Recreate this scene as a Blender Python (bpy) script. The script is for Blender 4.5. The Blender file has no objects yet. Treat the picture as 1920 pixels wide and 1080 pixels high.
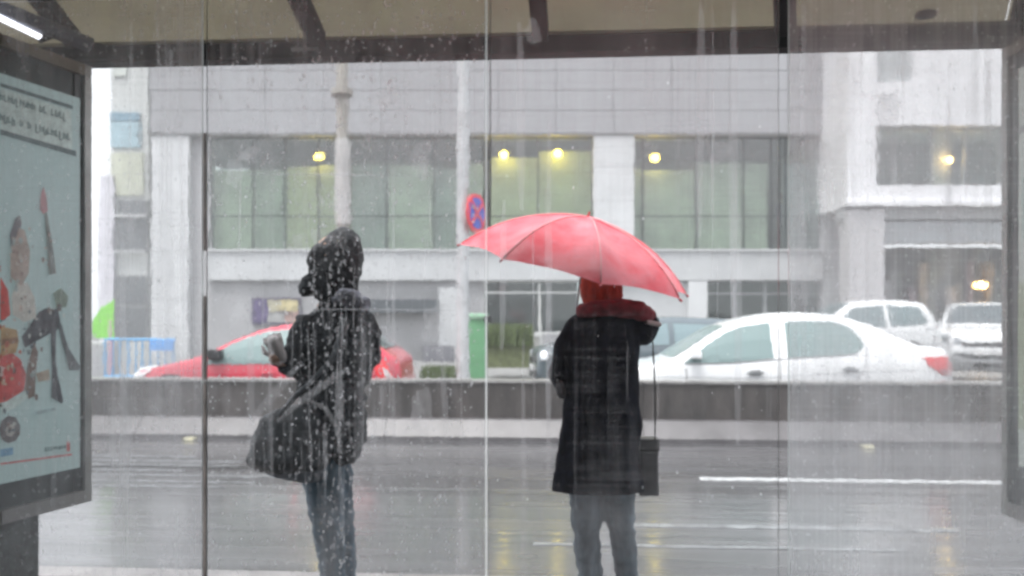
import bpy, bmesh, math, random
from mathutils import Vector, Matrix, noise
R = math.radians
random.seed(7)
sc = bpy.context.scene
C = sc.collection
# ------------------------------------------------------------------ camera, sky, sun, exposure
F = 1500.0
cam_d = bpy.data.cameras.new('camera'); cam = bpy.data.objects.new('camera', cam_d); C.objects.link(cam)
cam.location = (0, 0, 1.4); cam.rotation_euler = (R(90), 0, 0)
cam_d.sensor_width = 36; cam_d.lens = 36 * F / 1920; cam_d.shift_y = 60 / 1920
cam_d.clip_start = 0.05; cam_d.clip_end = 2000
cam_d.dof.use_dof = True; cam_d.dof.focus_distance = 3.3; cam_d.dof.aperture_fstop = 2.0
sc.camera = cam
SUN_EL, SUN_ROT = 70, 215
w = bpy.data.worlds.new('World'); sc.world = w; w.use_nodes = True
nt = w.node_tree; nt.nodes.clear()
sky = nt.nodes.new('ShaderNodeTexSky'); sky.sky_type = 'NISHITA'; sky.sun_disc = False
sky.sun_elevation = R(SUN_EL); sky.sun_rotation = R(SUN_ROT); sky.air_density = 1.0; sky.dust_density = 6.0; sky.ozone_density = 1.5
hs = nt.nodes.new('ShaderNodeHueSaturation'); hs.inputs['Saturation'].default_value = 0.16
mxs = nt.nodes.new('ShaderNodeMix'); mxs.data_type = 'RGBA'; mxs.inputs[0].default_value = 0.55
mxs.inputs[7].default_value = (9.6, 9.9, 10.4, 1)
bg = nt.nodes.new('ShaderNodeBackground'); bg.inputs[1].default_value = 0.105
wo = nt.nodes.new('ShaderNodeOutputWorld')
nt.links.new(sky.outputs[0], hs.inputs['Color']); nt.links.new(hs.outputs[0], mxs.inputs[6])
nt.links.new(mxs.outputs[2], bg.inputs[0]); nt.links.new(bg.outputs[0], wo.inputs[0])
sd = bpy.data.lights.new('sun', 'SUN'); sd.energy = 1.4; sd.angle = R(25); sd.color = (1, 0.98, 0.95)
so = bpy.data.objects.new('sun', sd); C.objects.link(so)
so.rotation_euler = (R(90 - SUN_EL), 0, R(180 - SUN_ROT))
sc.view_settings.view_transform = 'Standard'; sc.view_settings.look = 'None'
sc.view_settings.exposure = 1.08; sc.view_settings.gamma = 1; sc.view_settings.use_curve_mapping = False
sc.render.engine = 'CYCLES'; cy = sc.cycles
cy.use_denoising = True; cy.max_bounces = 10; cy.transparent_max_bounces = 24; cy.transmission_bounces = 8
cy.diffuse_bounces = 4; cy.glossy_bounces = 4; cy.sample_clamp_indirect = 6; cy.filter_width = 2.9
cy.caustics_reflective = False; cy.caustics_refractive = False

# ------------------------------------------------------------------ helpers
def P(px, py, Y):
    return Vector(((px - 960) / F * Y, Y, 1.4 - (py - 600) / F * Y))
YAW = R(-3.8); MR = Matrix.Rotation(YAW, 4, 'Z'); ca, sa = math.cos(-YAW), math.sin(-YAW)
def G(px, py, v):
    """a point of the photograph on the plane v of the street's own frame (u along the kerb, v across)"""
    tx = (px - 960) / F
    d = v / (tx * sa + ca)
    return Vector((d * (tx * ca - sa), v, 1.4 - (py - 600) / F * d))

MATS = {}
def mat(name, col=(.5, .5, .5), rough=.5, metal=0.0, noise_s=0, noise_a=0.0, bump=0.0, bump_s=40, spec=.5, trans=0, emit=None, es=0, stretch=(1, 1, 1), coat=0):
    if name in MATS: return MATS[name]
    m = bpy.data.materials.new(name); m.use_nodes = True; MATS[name] = m
    n = m.node_tree; b = n.nodes['Principled BSDF']; L = n.links
    b.inputs['Base Color'].default_value = (*col, 1); b.inputs['Roughness'].default_value = rough
    b.inputs['Metallic'].default_value = metal; b.inputs['Specular IOR Level'].default_value = spec
    b.inputs['Coat Weight'].default_value = coat
    if trans: b.inputs['Transmission Weight'].default_value = trans
    if emit: b.inputs['Emission Color'].default_value = (*emit, 1); b.inputs['Emission Strength'].default_value = es
    tc = n.nodes.new('ShaderNodeTexCoord'); mp = n.nodes.new('ShaderNodeMapping'); mp.inputs['Scale'].default_value = stretch
    L.new(tc.outputs['Object'], mp.inputs[0])
    if noise_s:
        nz = n.nodes.new('ShaderNodeTexNoise'); nz.inputs['Scale'].default_value = noise_s; nz.inputs['Detail'].default_value = 6
        L.new(mp.outputs[0], nz.inputs['Vector'])
        mr = n.nodes.new('ShaderNodeMapRange'); mr.inputs[1].default_value = .3; mr.inputs[2].default_value = .7
        mr.inputs[3].default_value = 1 - noise_a; mr.inputs[4].default_value = 1 + noise_a
        L.new(nz.outputs[0], mr.inputs[0])
        mu = n.nodes.new('ShaderNodeVectorMath'); mu.operation = 'SCALE'; mu.inputs[0].default_value = col
        L.new(mr.outputs[0], mu.inputs['Scale']); L.new(mu.outputs[0], b.inputs['Base Color'])
    if bump:
        nb = n.nodes.new('ShaderNodeTexNoise'); nb.inputs['Scale'].default_value = bump_s; nb.inputs['Detail'].default_value = 5
        L.new(mp.outputs[0], nb.inputs['Vector'])
        bp = n.nodes.new('ShaderNodeBump'); bp.inputs['Strength'].default_value = bump; bp.inputs['Distance'].default_value = .02
        L.new(nb.outputs[0], bp.inputs['Height']); L.new(bp.outputs[0], b.inputs['Normal'])
    return m

def tag(o, label=None, cat=None, group=None, kind=None):
    for k, x in (('label', label), ('category', cat), ('group', group), ('kind', kind)):
        if x: o[k] = x
    return o
def root(name, loc, label, cat, group=None, rotz=0):
    o = bpy.data.objects.new(name, None); C.objects.link(o); o.empty_display_size = .2
    o.location = loc; o.rotation_euler = (0, 0, rotz)
    o['_'] = 1; del o['_']
    return tag(o, label, cat, group)
def rootmat(o):
    return Matrix.Translation(o.location) @ Matrix.Rotation(o.rotation_euler.z, 4, 'Z')
def topof(o):
    while o.parent: o = o.parent
    return o
def link(name, me, m, parent=None, world=False, smooth=False):
    if m is not None:
        for x in (m if isinstance(m, (list, tuple)) else [m]): me.materials.append(x)
    if smooth:
        for p in me.polygons: p.use_smooth = True
    o = bpy.data.objects.new(name, me); C.objects.link(o)
    if parent:
        if world: me.transform(rootmat(topof(parent)).inverted())
        o.parent = parent
    return o
def obj(name, bm, m, parent=None, world=False, smooth=False):
    me = bpy.data.meshes.new(name); bmesh.ops.recalc_face_normals(bm, faces=bm.faces); bm.to_mesh(me); bm.free()
    return link(name, me, m, parent, world, smooth)
def box(a, b, bev=0, bm=None):
    new = bm is None
    if new: bm = bmesh.new()
    x0, x1 = sorted((a[0], b[0])); y0, y1 = sorted((a[1], b[1])); z0, z1 = sorted((a[2], b[2]))
    vs = [bm.verts.new(p) for p in ((x0, y0, z0), (x1, y0, z0), (x1, y1, z0), (x0, y1, z0), (x0, y0, z1), (x1, y0, z1), (x1, y1, z1), (x0, y1, z1))]
    for f in ((0, 3, 2, 1), (4, 5, 6, 7), (0, 1, 5, 4), (1, 2, 6, 5), (2, 3, 7, 6), (3, 0, 4, 7)): bm.faces.new([vs[i] for i in f])
    if bev and new: bmesh.ops.bevel(bm, geom=bm.edges[:], offset=bev, segments=2, affect='EDGES', profile=.7)
    return bm
def bar(p, q, r, bm=None, n=10, r2=None):
    """round tapered bar from p to q"""
    if bm is None: bm = bmesh.new()
    p, q = Vector(p), Vector(q); d = q - p; L = d.length
    ax = d.normalized(); s = ax.orthogonal().normalized(); t = ax.cross(s); r2 = r if r2 is None else r2
    ring = []
    for c, rr in ((p, r), (q, r2)):
        ring.append([bm.verts.new(c + (s * math.cos(2 * math.pi * i / n) + t * math.sin(2 * math.pi * i / n)) * rr) for i in range(n)])
    for i in range(n): bm.faces.new((ring[0][i], ring[0][(i + 1) % n], ring[1][(i + 1) % n], ring[1][i]))
    bm.faces.new(ring[0][::-1]); bm.faces.new(ring[1])
    return bm
def pathtube(pts, r, bm=None, n=8):
    if bm is None: bm = bmesh.new()
    pts = [Vector(p) for p in pts]; prev = None
    s = (pts[1] - pts[0]).orthogonal().normalized()
    rings = []
    for i, p in enumerate(pts):
        d = (pts[min(i + 1, len(pts) - 1)] - pts[max(i - 1, 0)]).normalized()
        s = (s - d * s.dot(d)).normalized(); t = d.cross(s)
        rings.append([bm.verts.new(p + (s * math.cos(2 * math.pi * k / n) + t * math.sin(2 * math.pi * k / n)) * r) for k in range(n)])
    for a, b in zip(rings, rings[1:]):
        for k in range(n): bm.faces.new((a[k], a[(k + 1) % n], b[(k + 1) % n], b[k]))
    bm.faces.new(rings[0][::-1]); bm.faces.new(rings[-1])
    return bm
def prism(pts, off, bm=None):
    """closed prism from a planar outline"""
    if bm is None: bm = bmesh.new()
    off = Vector(off); a = [bm.verts.new(p) for p in pts]; b = [bm.verts.new(Vector(p) + off) for p in pts]; n = len(a)
    bm.faces.new(a[::-1]); bm.faces.new(b)
    for i in range(n): bm.faces.new((a[i], a[(i + 1) % n], b[(i + 1) % n], b[i]))
    return bm
def ellip(bm, c, r, sub=2):
    g = bmesh.ops.create_icosphere(bm, subdivisions=sub, radius=1)
    for v in g['verts']: v.co = Vector((v.co.x * r[0], v.co.y * r[1], v.co.z * r[2])) + Vector(c)
    return g['verts']
def hull2(bm, c0, r0, c1, r1):
    t = bmesh.new()
    r0 = (r0,) * 3 if not hasattr(r0, '__len__') else r0; r1 = (r1,) * 3 if not hasattr(r1, '__len__') else r1
    ellip(t, c0, r0, 2); ellip(t, c1, r1, 2)
    h = bmesh.ops.convex_hull(t, input=t.verts[:])
    dead = [v for v in t.verts if not v.link_faces]
    bmesh.ops.delete(t, geom=dead, context='VERTS')
    inner = [g for g in h.get('geom_interior', []) if isinstance(g, bmesh.types.BMVert) and g.is_valid]
    if inner: bmesh.ops.delete(t, geom=inner, context='VERTS')
    me = bpy.data.meshes.new('tmp'); t.to_mesh(me); t.free(); bm.from_mesh(me); bpy.data.meshes.remove(me)
def blob(name, chains, m, parent, vox=.012, disp=0, dscale=9, smooth=6, cut=None, world=True, dstretch=(1, 1, 1)):
    """one continuous skin grown round chains of (centre, radii)"""
    bm = bmesh.new()
    for ch in chains:
        if len(ch) == 1: ellip(bm, ch[0][0], ch[0][1] if hasattr(ch[0][1], '__len__') else (ch[0][1],) * 3, 2)
        for a, b in zip(ch, ch[1:]): hull2(bm, a[0], a[1], b[0], b[1])
    me = bpy.data.meshes.new(name + '_raw'); bm.to_mesh(me); bm.free()
    t = bpy.data.objects.new('tmp', me); C.objects.link(t)
    md = t.modifiers.new('r', 'REMESH'); md.mode = 'VOXEL'; md.voxel_size = vox
    ms = t.modifiers.new('s', 'SMOOTH'); ms.factor = .6; ms.iterations = smooth
    dg = bpy.context.evaluated_depsgraph_get(); dg.update()
    out = bpy.data.meshes.new_from_object(t.evaluated_get(dg)); out.name = name
    bpy.data.objects.remove(t); bpy.data.meshes.remove(me)
    if disp:
        nn = [v.normal.copy() for v in out.vertices]
        for v, nm in zip(out.vertices, nn):
            q = Vector((v.co.x * dstretch[0], v.co.y * dstretch[1], v.co.z * dstretch[2])) * dscale
            v.co += nm * disp * (noise.noise(q) + .5 * noise.noise(q * 2.3))
    if cut is not None:
        b = bmesh.new(); b.from_mesh(out)
        g = bmesh.ops.bisect_plane(b, geom=b.verts[:] + b.edges[:] + b.faces[:], plane_co=(0, 0, cut), plane_no=(0, 0, -1), clear_outer=True)
        es = [e for e in g['geom_cut'] if isinstance(e, bmesh.types.BMEdge)]
        try: bmesh.ops.holes_fill(b, edges=es, sides=0)
        except Exception: pass
        b.to_mesh(out); b.free()
    return link(name, out, m, parent, world, True)
def struct(name, bm, m, **k): return tag(obj(name, bm, m, **k), kind='structure')

# ------------------------------------------------------------------ ground
def road_mat():
    m = bpy.data.materials.new('wet_asphalt'); m.use_nodes = True; n = m.node_tree; b = n.nodes['Principled BSDF']; L = n.links
    tc = n.nodes.new('ShaderNodeTexCoord')
    def nz(sx, sy, scale, det=5):
        mp = n.nodes.new('ShaderNodeMapping'); mp.inputs['Scale'].default_value = (sx, sy, 1); L.new(tc.outputs['Object'], mp.inputs[0])
        t = n.nodes.new('ShaderNodeTexNoise'); t.inputs['Scale'].default_value = scale; t.inputs['Detail'].default_value = det
        L.new(mp.outputs[0], t.inputs['Vector']); return t.outputs[0]
    def rng(src, a, bb, c, d):
        r = n.nodes.new('ShaderNodeMapRange'); r.inputs[1].default_value = a; r.inputs[2].default_value = bb; r.inputs[3].default_value = c; r.inputs[4].default_value = d
        L.new(src, r.inputs[0]); return r.outputs[0]
    big = nz(.35, 2.2, 1.3); rut = nz(.12, 6, 2.0); fine = nz(1, 1, 70)
    cr = n.nodes.new('ShaderNodeMix'); cr.data_type = 'RGBA'; cr.inputs[6].default_value = (.058, .058, .062, 1); cr.inputs[7].default_value = (.115, .115, .12, 1)
    L.new(rng(rut, .35, .65, 0, 1), cr.inputs[0]); L.new(cr.outputs[2], b.inputs['Base Color'])
    L.new(rng(big, .42, .58, .10, .34), b.inputs['Roughness'])
    b.inputs['Specular IOR Level'].default_value = .9; b.inputs['IOR'].default_value = 1.45
    b.inputs['Coat Weight'].default_value = .9; L.new(rng(big, .40, .60, .04, .18), b.inputs['Coat Roughness']); b.inputs['Coat IOR'].default_value = 1.45
    add = n.nodes.new('ShaderNodeMath'); add.operation = 'MULTIPLY_ADD'; add.inputs[1].default_value = 1.2
    L.new(rut, add.inputs[0]); L.new(rng(fine, .3, .7, 0, .12), add.inputs[2])
    bp = n.nodes.new('ShaderNodeBump'); bp.inputs['Strength'].default_value = .5; bp.inputs['Distance'].default_value = .03
    L.new(add.outputs[0], bp.inputs['Height']); L.new(bp.outputs[0], b.inputs['Normal']); bp2 = n.nodes.new('ShaderNodeBump'); bp2.inputs['Strength'].default_value = .19; bp2.inputs['Distance'].default_value = .02; L.new(rut, bp2.inputs['Height']); L.new(bp2.outputs[0], b.inputs['Coat Normal'])
    return m
asphalt = road_mat()
concrete = mat('wet_concrete', (.26, .25, .25), .45, noise_s=3, noise_a=.3, bump=.3, bump_s=30)
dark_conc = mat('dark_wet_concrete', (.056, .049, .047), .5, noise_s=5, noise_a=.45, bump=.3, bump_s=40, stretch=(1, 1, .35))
grass_m = mat('grass', (.10, .135, .05), .8, noise_s=20, noise_a=.5)
g = bmesh.new(); bmesh.ops.create_grid(g, x_segments=1, y_segments=1, size=400)
o = struct('ground', g, mat('ground_tarmac', (.10, .10, .10), .5, noise_s=2, noise_a=.2)); o.location = (0, 300, -.012)
g = bmesh.new(); bmesh.ops.create_grid(g, x_segments=4, y_segments=4, size=1)
for v in g.verts: v.co = Vector((v.co.x * 40, 9.0 + v.co.y * 4.95, 0))
o = struct('road', g, asphalt); o.rotation_euler.z = YAW
def flat(name, x0, x1, y0, y1, z0, z1, m, rz=YAW, **k):
    o = struct(name, box((x0, y0, z0), (x1, y1, z1)), m); o.rotation_euler.z = rz; return o
paving = mat('wet_paving', (.22, .21, .21), .25, noise_s=4, noise_a=.25, bump=.15)
flat('pavement', -30, 30, -4, 3.88, -.3, .1, paving)
flat('kerb', -30, 30, 3.885, 4.04, -.3, .105, concrete)
# white lane line, tar seam and faint grey lines (in the street frame)
white_paint = mat('worn_white_paint', (.50, .51, .52), .35, noise_s=14, noise_a=.35)
grey_line = mat('faint_grey', (.22, .23, .24), .3, noise_s=9, noise_a=.5)
def line(px0, px1, py, wpx, m, name='road_line'):
    vc = F * 1.4 / (py - 600)  # depth in the middle of the line
    a, b = G(px0, py, vc), G(px1, py, vc); wd = wpx * vc * vc / (F * 1.4)
    o = struct(name, box((a.x, vc - wd / 2, -.01), (b.x, vc + wd / 2, .0045)), m); o.rotation_euler.z = YAW
line(1312, 2150, 894, 5, white_paint)
line(-300, 500, 884, 3, mat('tar_seam', (.03, .03, .03), .3))
line(1185, 1800, 982, 6, grey_line)  # faint grey line, paler than the asphalt
line(1000, 1700, 1020, 4, grey_line)
for i in range(7):
    line(-200 + random.random() * 250, 330 + random.random() * 230, 862 + i * 9.5 + random.random() * 3, 1.6, grey_line, 'road_streak')  # thin grey streaks across the left of the road
# far side beyond the barrier
far = root('x', (0, 0, 0), None, None); bpy.data.objects.remove(far)
struct('far_pavement', box((-30, 15.5, -.3), (30, 24.6, .12)), mat('far_paving', (.27, .27, .27), .4, noise_s=2, noise_a=.2))

# ------------------------------------------------------------------ concrete median barrier
br = root('median_barrier', (0, 0, 0), 'low dark wet concrete barrier running across the middle of the road', 'barrier', rotz=YAW)
vB = 9.18
for k in range(-5, 6):
    u0, u1 = k * 3.0 + .9, k * 3.0 + 3.0 + .892
    prof = [(0, 0.0), (.0, .05), (.16, .26), (.20, .245), (.215, .655), (.215, .69), (.47, .69), (.47, .655), (.485, .245), (.53, .26), (.69, .05), (.69, 0)]
    bm = bmesh.new()
    # dark upper stem
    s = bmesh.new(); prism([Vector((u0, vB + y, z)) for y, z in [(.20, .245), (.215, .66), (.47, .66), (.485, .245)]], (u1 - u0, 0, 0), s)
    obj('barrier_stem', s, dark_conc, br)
    s = bmesh.new(); prism([Vector((u0, vB + y, z)) for y, z in [(0, -.05), (0, .05), (.16, .225), (.19, .243), (.495, .243), (.53, .225), (.69, .05), (.69, -.05)]], (u1 - u0, 0, 0), s)
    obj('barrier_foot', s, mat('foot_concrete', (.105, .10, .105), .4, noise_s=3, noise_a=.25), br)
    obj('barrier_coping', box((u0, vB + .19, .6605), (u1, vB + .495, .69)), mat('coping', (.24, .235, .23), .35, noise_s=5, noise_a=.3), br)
# pale smears low on the barrier, and cat's eyes at its foot
def catseye(px, py):
    p = G(px, py, F * 1.4 / (py - 600)); p.z = 0
    o = root('road_stud', MR @ p, 'small pale raised road stud at the barrier foot, ' + ('left of the hooded person' if px < 900 else 'below the white saloon car'), 'road stud')
    obj('stud_body', box((-.06, -.05, 0), (.06, .05, .035), .01), mat('stud', (.45, .43, .30), .3), o)
    obj('reflector', box((-.045, -.056, .008), (.045, -.048, .026)), mat('stud_lens', (.9, .85, .6), .15), o)
catseye(358, 832); catseye(1626, 834)

# ------------------------------------------------------------------ main building
YB = 25.0
def B(px, py, dy=0): return P(px, py, YB) + Vector((0, dy, 0))
def pbox(x0, y0, x1, y1, d0, d1, bev=0, Y=YB):
    a = P(x0, y0, Y); b = P(x1, y1, Y)
    return box((a.x, Y + d0, a.z), (b.x, Y + d1, b.z), bev)
wallw = mat('white_render', (.58, .59, .60), .6, noise_s=1.2, noise_a=.07)
wallg = mat('pale_grey_render', (.47, .48, .49), .6, noise_s=.8, noise_a=.1)
clad = mat('grey_cladding', (.32, .32, .335), .35, noise_s=.6, noise_a=.05, metal=.0)
clad2 = mat('light_cladding', (.40, .40, .41), .35, noise_s=.6, noise_a=.06)
joint = mat('dark_joint', (.19, .19, .195), .7)
framem = mat('dark_frame', (.04, .045, .05), .4)
framew = mat('white_frame', (.62, .63, .62), .4)
def glass_mat(name, tint=(.8, .86, .84), refl=.06):
    m = bpy.data.materials.new(name); m.use_nodes = True; n = m.node_tree; n.nodes.clear(); L = n.links
    o = n.nodes.new('ShaderNodeOutputMaterial'); t = n.nodes.new('ShaderNodeBsdfTransparent'); t.inputs[0].default_value = (*tint, 1)
    gl = n.nodes.new('ShaderNodeBsdfGlossy'); gl.inputs['Roughness'].default_value = .08; gl.inputs[0].default_value = (1, 1, 1, 1)
    mx = n.nodes.new('ShaderNodeMixShader'); mx.inputs[0].default_value = refl
    L.new(t.outputs[0], mx.inputs[1]); L.new(gl.outputs[0], mx.inputs[2]); L.new(mx.outputs[0], o.inputs[0]); return m
glz = glass_mat('window_glass')
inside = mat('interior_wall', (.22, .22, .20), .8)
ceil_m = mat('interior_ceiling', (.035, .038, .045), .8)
blind = mat('pale_green_blind', (.37, .38, .31), .7, noise_s=1.1, noise_a=.22)
blind2 = mat('grey_blind', (.29, .30, .27), .7, noise_s=1.4, noise_a=.2)
blind3 = mat('light_blind', (.43, .43, .34), .7, noise_s=1.4, noise_a=.2)
blindy = mat('yellow_green_blind', (.44, .43, .25), .7, noise_s=1.5, noise_a=.15)
lampm = mat('warm_lamp', (.25, .20, .06), .5, emit=(1, .74, .06), es=.3)
bd = root('office_building', P(960, 684, YB), 'long grey clad office building across the road with green lit first floor windows', 'building')
def part(name, bm, m, par=bd, **k): return obj(name, bm, m, par, world=True, **k)
# cladding panels above the windows
part('fascia_backing', pbox(282, -60, 1586, 250, .05, 6), joint)
cols = [282 + 108.6 * i for i in range(13)]
rows = [-60, -22, 16, 54, 93, 132, 169, 207, 250]
for ri, (r0, r1) in enumerate(zip(rows, rows[1:])):
    for ci, (c0, c1) in enumerate(zip(cols, cols[1:])):
        mm = clad if ri >= 4 else (wallw if (ci * 7 + ri * 3) % 4 < 2 else clad2)
        part('cladding_panel', pbox(c0 + .5, r0 + .5, c1 - .5, r1 - .5, random.uniform(-.012, .0), .049), mm)
part('soffit', pbox(282, 250.4, 1586, 253, .02, .8), mat('soffit', (.3, .3, .3), .7))
# piers
for x0, x1 in ((282, 352), (1113, 1190)):
    part('pier', pbox(x0, 253.2, x1, 690 if x0 < 300 else 470.5, .06, .75), wallw)
    for yy in (310, 375, 470, 560):
        if yy < 470 or x0 < 300: part('pier_joint', pbox(x0, yy, x1, yy + .8, .055, .075), mat('joint_grey', (.45, .45, .46), .7))
part('reveal', pbox(352.3, 253.2, 386, 690, .35, .8), mat('reveal_grey', (.40, .40, .41), .6))
part('reveal', pbox(1545, 253.2, 1586, 690, .2, .8), wallg)
part('end_wall', pbox(1586.2, -60, 1590, 690, .3, 6), wallg)
# sill band and ground floor
part('sill_band', pbox(386.3, 470.6, 1544.8, 525, .1, .8), wallg)
part('sill_coping', pbox(386.3, 467, 1544.8, 470.3, .02, .5), wallw)
# windows of the lit floor
def window_run(x0, x1, mull, yt=253.4, yb=466.6, transom=403, fm=framem, bl=None, lamp=(), blind_top=300):
    e = [x0] + list(mull) + [x1]
    for a, b in zip(e, e[1:]):
        f = bmesh.new()
        for q in ((a, yt, a + 1.3, yb), (b - 1.3, yt, b, yb), (a + 1.3, yt, b - 1.3, yt + 1.4), (a + 1.3, yb - 1.4, b - 1.3, yb), (a + 1.3, transom - .8, b - 1.3, transom + .8)):
            p0 = P(q[0], q[1], YB); p1 = P(q[2], q[3], YB); box((p0.x, YB + .3, p0.z), (p1.x, YB + .38, p1.z), bm=f)
        wdw = part('window', f, fm)
        for t, u in ((yt + 1.4, transom - .8), (transom + .8, yb - 1.4)):
            obj('pane', pbox(a + 1.3, t, b - 1.3, u, .33, .345), glz, wdw, world=True)
        if bl:
            part('blind', pbox(a + .8, blind_top + (int(a * 13) % 5) * 3, b - .8, yb, .62, .66), bl if not callable(bl) else bl(a))
def blpick(a): return blindy if 880 < a < 1120 or 525 < a < 595 else (blind, blind2, blind3)[int(a * 7) % 3]
window_run(386.5, 905, (468, 529, 592, 652, 722, 811, 870), bl=blpick)
window_run(918, 1112.6, (1010,), bl=blpick, blind_top=276)
window_run(1191, 1452, (1208, 1310, 1400), bl=blpick)
window_run(1480, 1544.6, (), bl=lambda a: mat('mauve_blind', (.36, .35, .37), .7))
window_run(1452.4, 1479.6, (1468,), bl=None)
part('painted_dark_sheet', pbox(1455, 253, 1484, 470, 2.2, 2.3), mat('painted_dark_sheet', (.006, .006, .007), .8))  # added near-black sheet, painting in the unlit depth of the bay
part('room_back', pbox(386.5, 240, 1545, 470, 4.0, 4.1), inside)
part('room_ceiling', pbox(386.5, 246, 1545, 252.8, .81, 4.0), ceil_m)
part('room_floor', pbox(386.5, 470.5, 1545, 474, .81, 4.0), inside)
for x, y in ((600, 287), (945, 284), (1045, 281), (1226, 289)):
    c = P(x, y, YB + .55) ; bm = bmesh.new(); ellip(bm, c + Vector((0, 0, -.04)), (.22, .08, .035))
    lp = part('ceiling_lamp', bm, lampm)
    obj('lamp_stem', bar(c, c + Vector((0, 0, .45)), .015), framem, lp, world=True)
    ld = bpy.data.lights.new('lamp_glow', 'POINT'); ld.energy = 18; ld.color = (1, .70, .08); ld.shadow_soft_size = .12
    lo = bpy.data.objects.new('lamp_glow', ld); C.objects.link(lo); lo.location = c + Vector((0, -.20, -.16))
# ground floor: shop windows, plinth, small signs
part('ground_wall', pbox(386.3, 525.3, 905, 690, .3, .8), mat('ground_render', (.33, .33, .34), .6, noise_s=1, noise_a=.15))
part('ground_wall', pbox(1092, 525.3, 1328, 690, .3, .8), wallg)
part('ground_wall', pbox(905.3, 626, 1091.8, 690, .3, .8), mat('ground_render'))
part('ground_wall', pbox(1328.3, 612, 1544.8, 690, .3, .8), mat('ground_render'))
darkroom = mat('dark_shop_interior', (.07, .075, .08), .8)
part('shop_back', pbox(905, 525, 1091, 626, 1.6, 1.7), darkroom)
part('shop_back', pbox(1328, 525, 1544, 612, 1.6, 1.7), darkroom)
def shop(x0, x1, y0, y1, mull, trans, fm):
    e = [x0] + list(mull) + [x1]; ys = [y0] + list(trans) + [y1]
    for a, b in zip(e, e[1:]):
        f = bmesh.new()
        for q in [(a, y0, a + 2.4, y1), (b - 2.4, y0, b, y1)] + [(a + 2.4, y - 1.6, b - 2.4, y + 1.6) for y in [y0 + 1.6] + list(trans) + [y1 - 1.6]]:
            p0 = P(q[0], q[1], YB); p1 = P(q[2], q[3], YB); box((p0.x, YB + .3, p0.z), (p1.x, YB + .4, p1.z), bm=f)
        wd = part('shop_window', f, fm)
        for t, u in zip(ys, ys[1:]): obj('pane', pbox(a + 2.4, t + 1.6, b - 2.4, u - 1.6, .34, .355), glz, wd, world=True)
shop(905.5, 1091.5, 525.4, 625.8, (1012,), (548,), framew)
shop(1328.5, 1544.5, 525.4, 611.8, (1384, 1440, 1492), (550,), mat('grey_frame', (.3, .31, .32), .4))
for a, b in ((1092, 1110), (1292, 1328)):
    part('ground_pilaster', pbox(a, 525.3, b, 690, .12, .299), wallw)
part('entrance_canopy', pbox(690, 562, 822, 586, -.25, .299), mat('dark_canopy', (.07, .08, .09), .4))
part('utility_box', pbox(795, 648, 850, 684, -.2, .299), mat('box_grey', (.16, .16, .18), .5))
part('ground_pilaster', pbox(822.3, 540, 862, 684, .02, .299), wallg)
# painted poster on the ground floor wall
sg = root('street_poster', P(510, 610, YB + .2), 'dark poster with purple and yellow print on the wall behind the red car', 'poster')
obj('poster_board', pbox(468, 558, 560, 608, .18, .28), mat('poster_dark', (.10, .09, .13), .4), sg, world=True)
random.seed(3)
for i, (x0, y0, x1, y1, cc) in enumerate(((472, 562, 497, 604, (.10, .08, .16)), (498, 562, 520, 585, (.35, .33, .25)), (521, 562, 556, 583, (.40, .35, .20)), (498, 586, 530, 604, (.30, .30, .30)), (531, 584, 556, 604, (.32, .22, .20)))):
    obj('poster_picture', pbox(x0, y0, x1, y1, .172, .179), mat('picture%d' % i, cc, .4, noise_s=4, noise_a=.6), sg, world=True)

# ------------------------------------------------------------------ pale building, left
lb = root('pale_apartment_block', P(230, 690, 27), 'narrow pale apartment block with stacked windows left of the white pier', 'building')
def lpart(n, q, m, d0, d1, par=lb): return obj(n, pbox(*q, d0, d1, Y=27), m, par, world=True)
pale = mat('pale_facade', (.60, .62, .61), .6, noise_s=.7, noise_a=.08)
lpart('wall', (206, 60, 276, 695), pale, .1, 6)
lpart('side_pilaster', (188, 330, 214, 695), mat('pale_pilaster', (.66, .65, .70), .6, noise_s=1, noise_a=.1), -.1, .099)
for q, tm in (((210, 100, 236, 142), (.62, .66, .62)), ((206, 210, 262, 226), (.22, .34, .42)), ((206, 228, 262, 276), (.38, .52, .58)), ((206, 286, 268, 366), (.55, .57, .47))):
    lpart('wall_panel', q, mat('panel%d' % q[1], tm, .5, noise_s=2, noise_a=.1), .03, .099)
for q in ((218, 374, 275, 402), (218, 408, 275, 468), (218, 516, 275, 572), (218, 574, 275, 632)):
    wd = lpart('window', q, mat('window_grey', (.30, .31, .32), .3, noise_s=3, noise_a=.2), .05, .099)
    lpart('pane', (q[0] + 3, q[1] + 3, q[2] - 3, q[3] - 3), mat('pane_grey', (.17, .18, .19) if q[1] != 516 else (.35, .36, .36), .15), .035, .049, wd)
lpart('ledge', (214, 402.5, 277, 407.5), wallw, -.12, .02)
lpart('ledge', (214, 470, 277, 474), wallw, -.12, .02)

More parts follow.
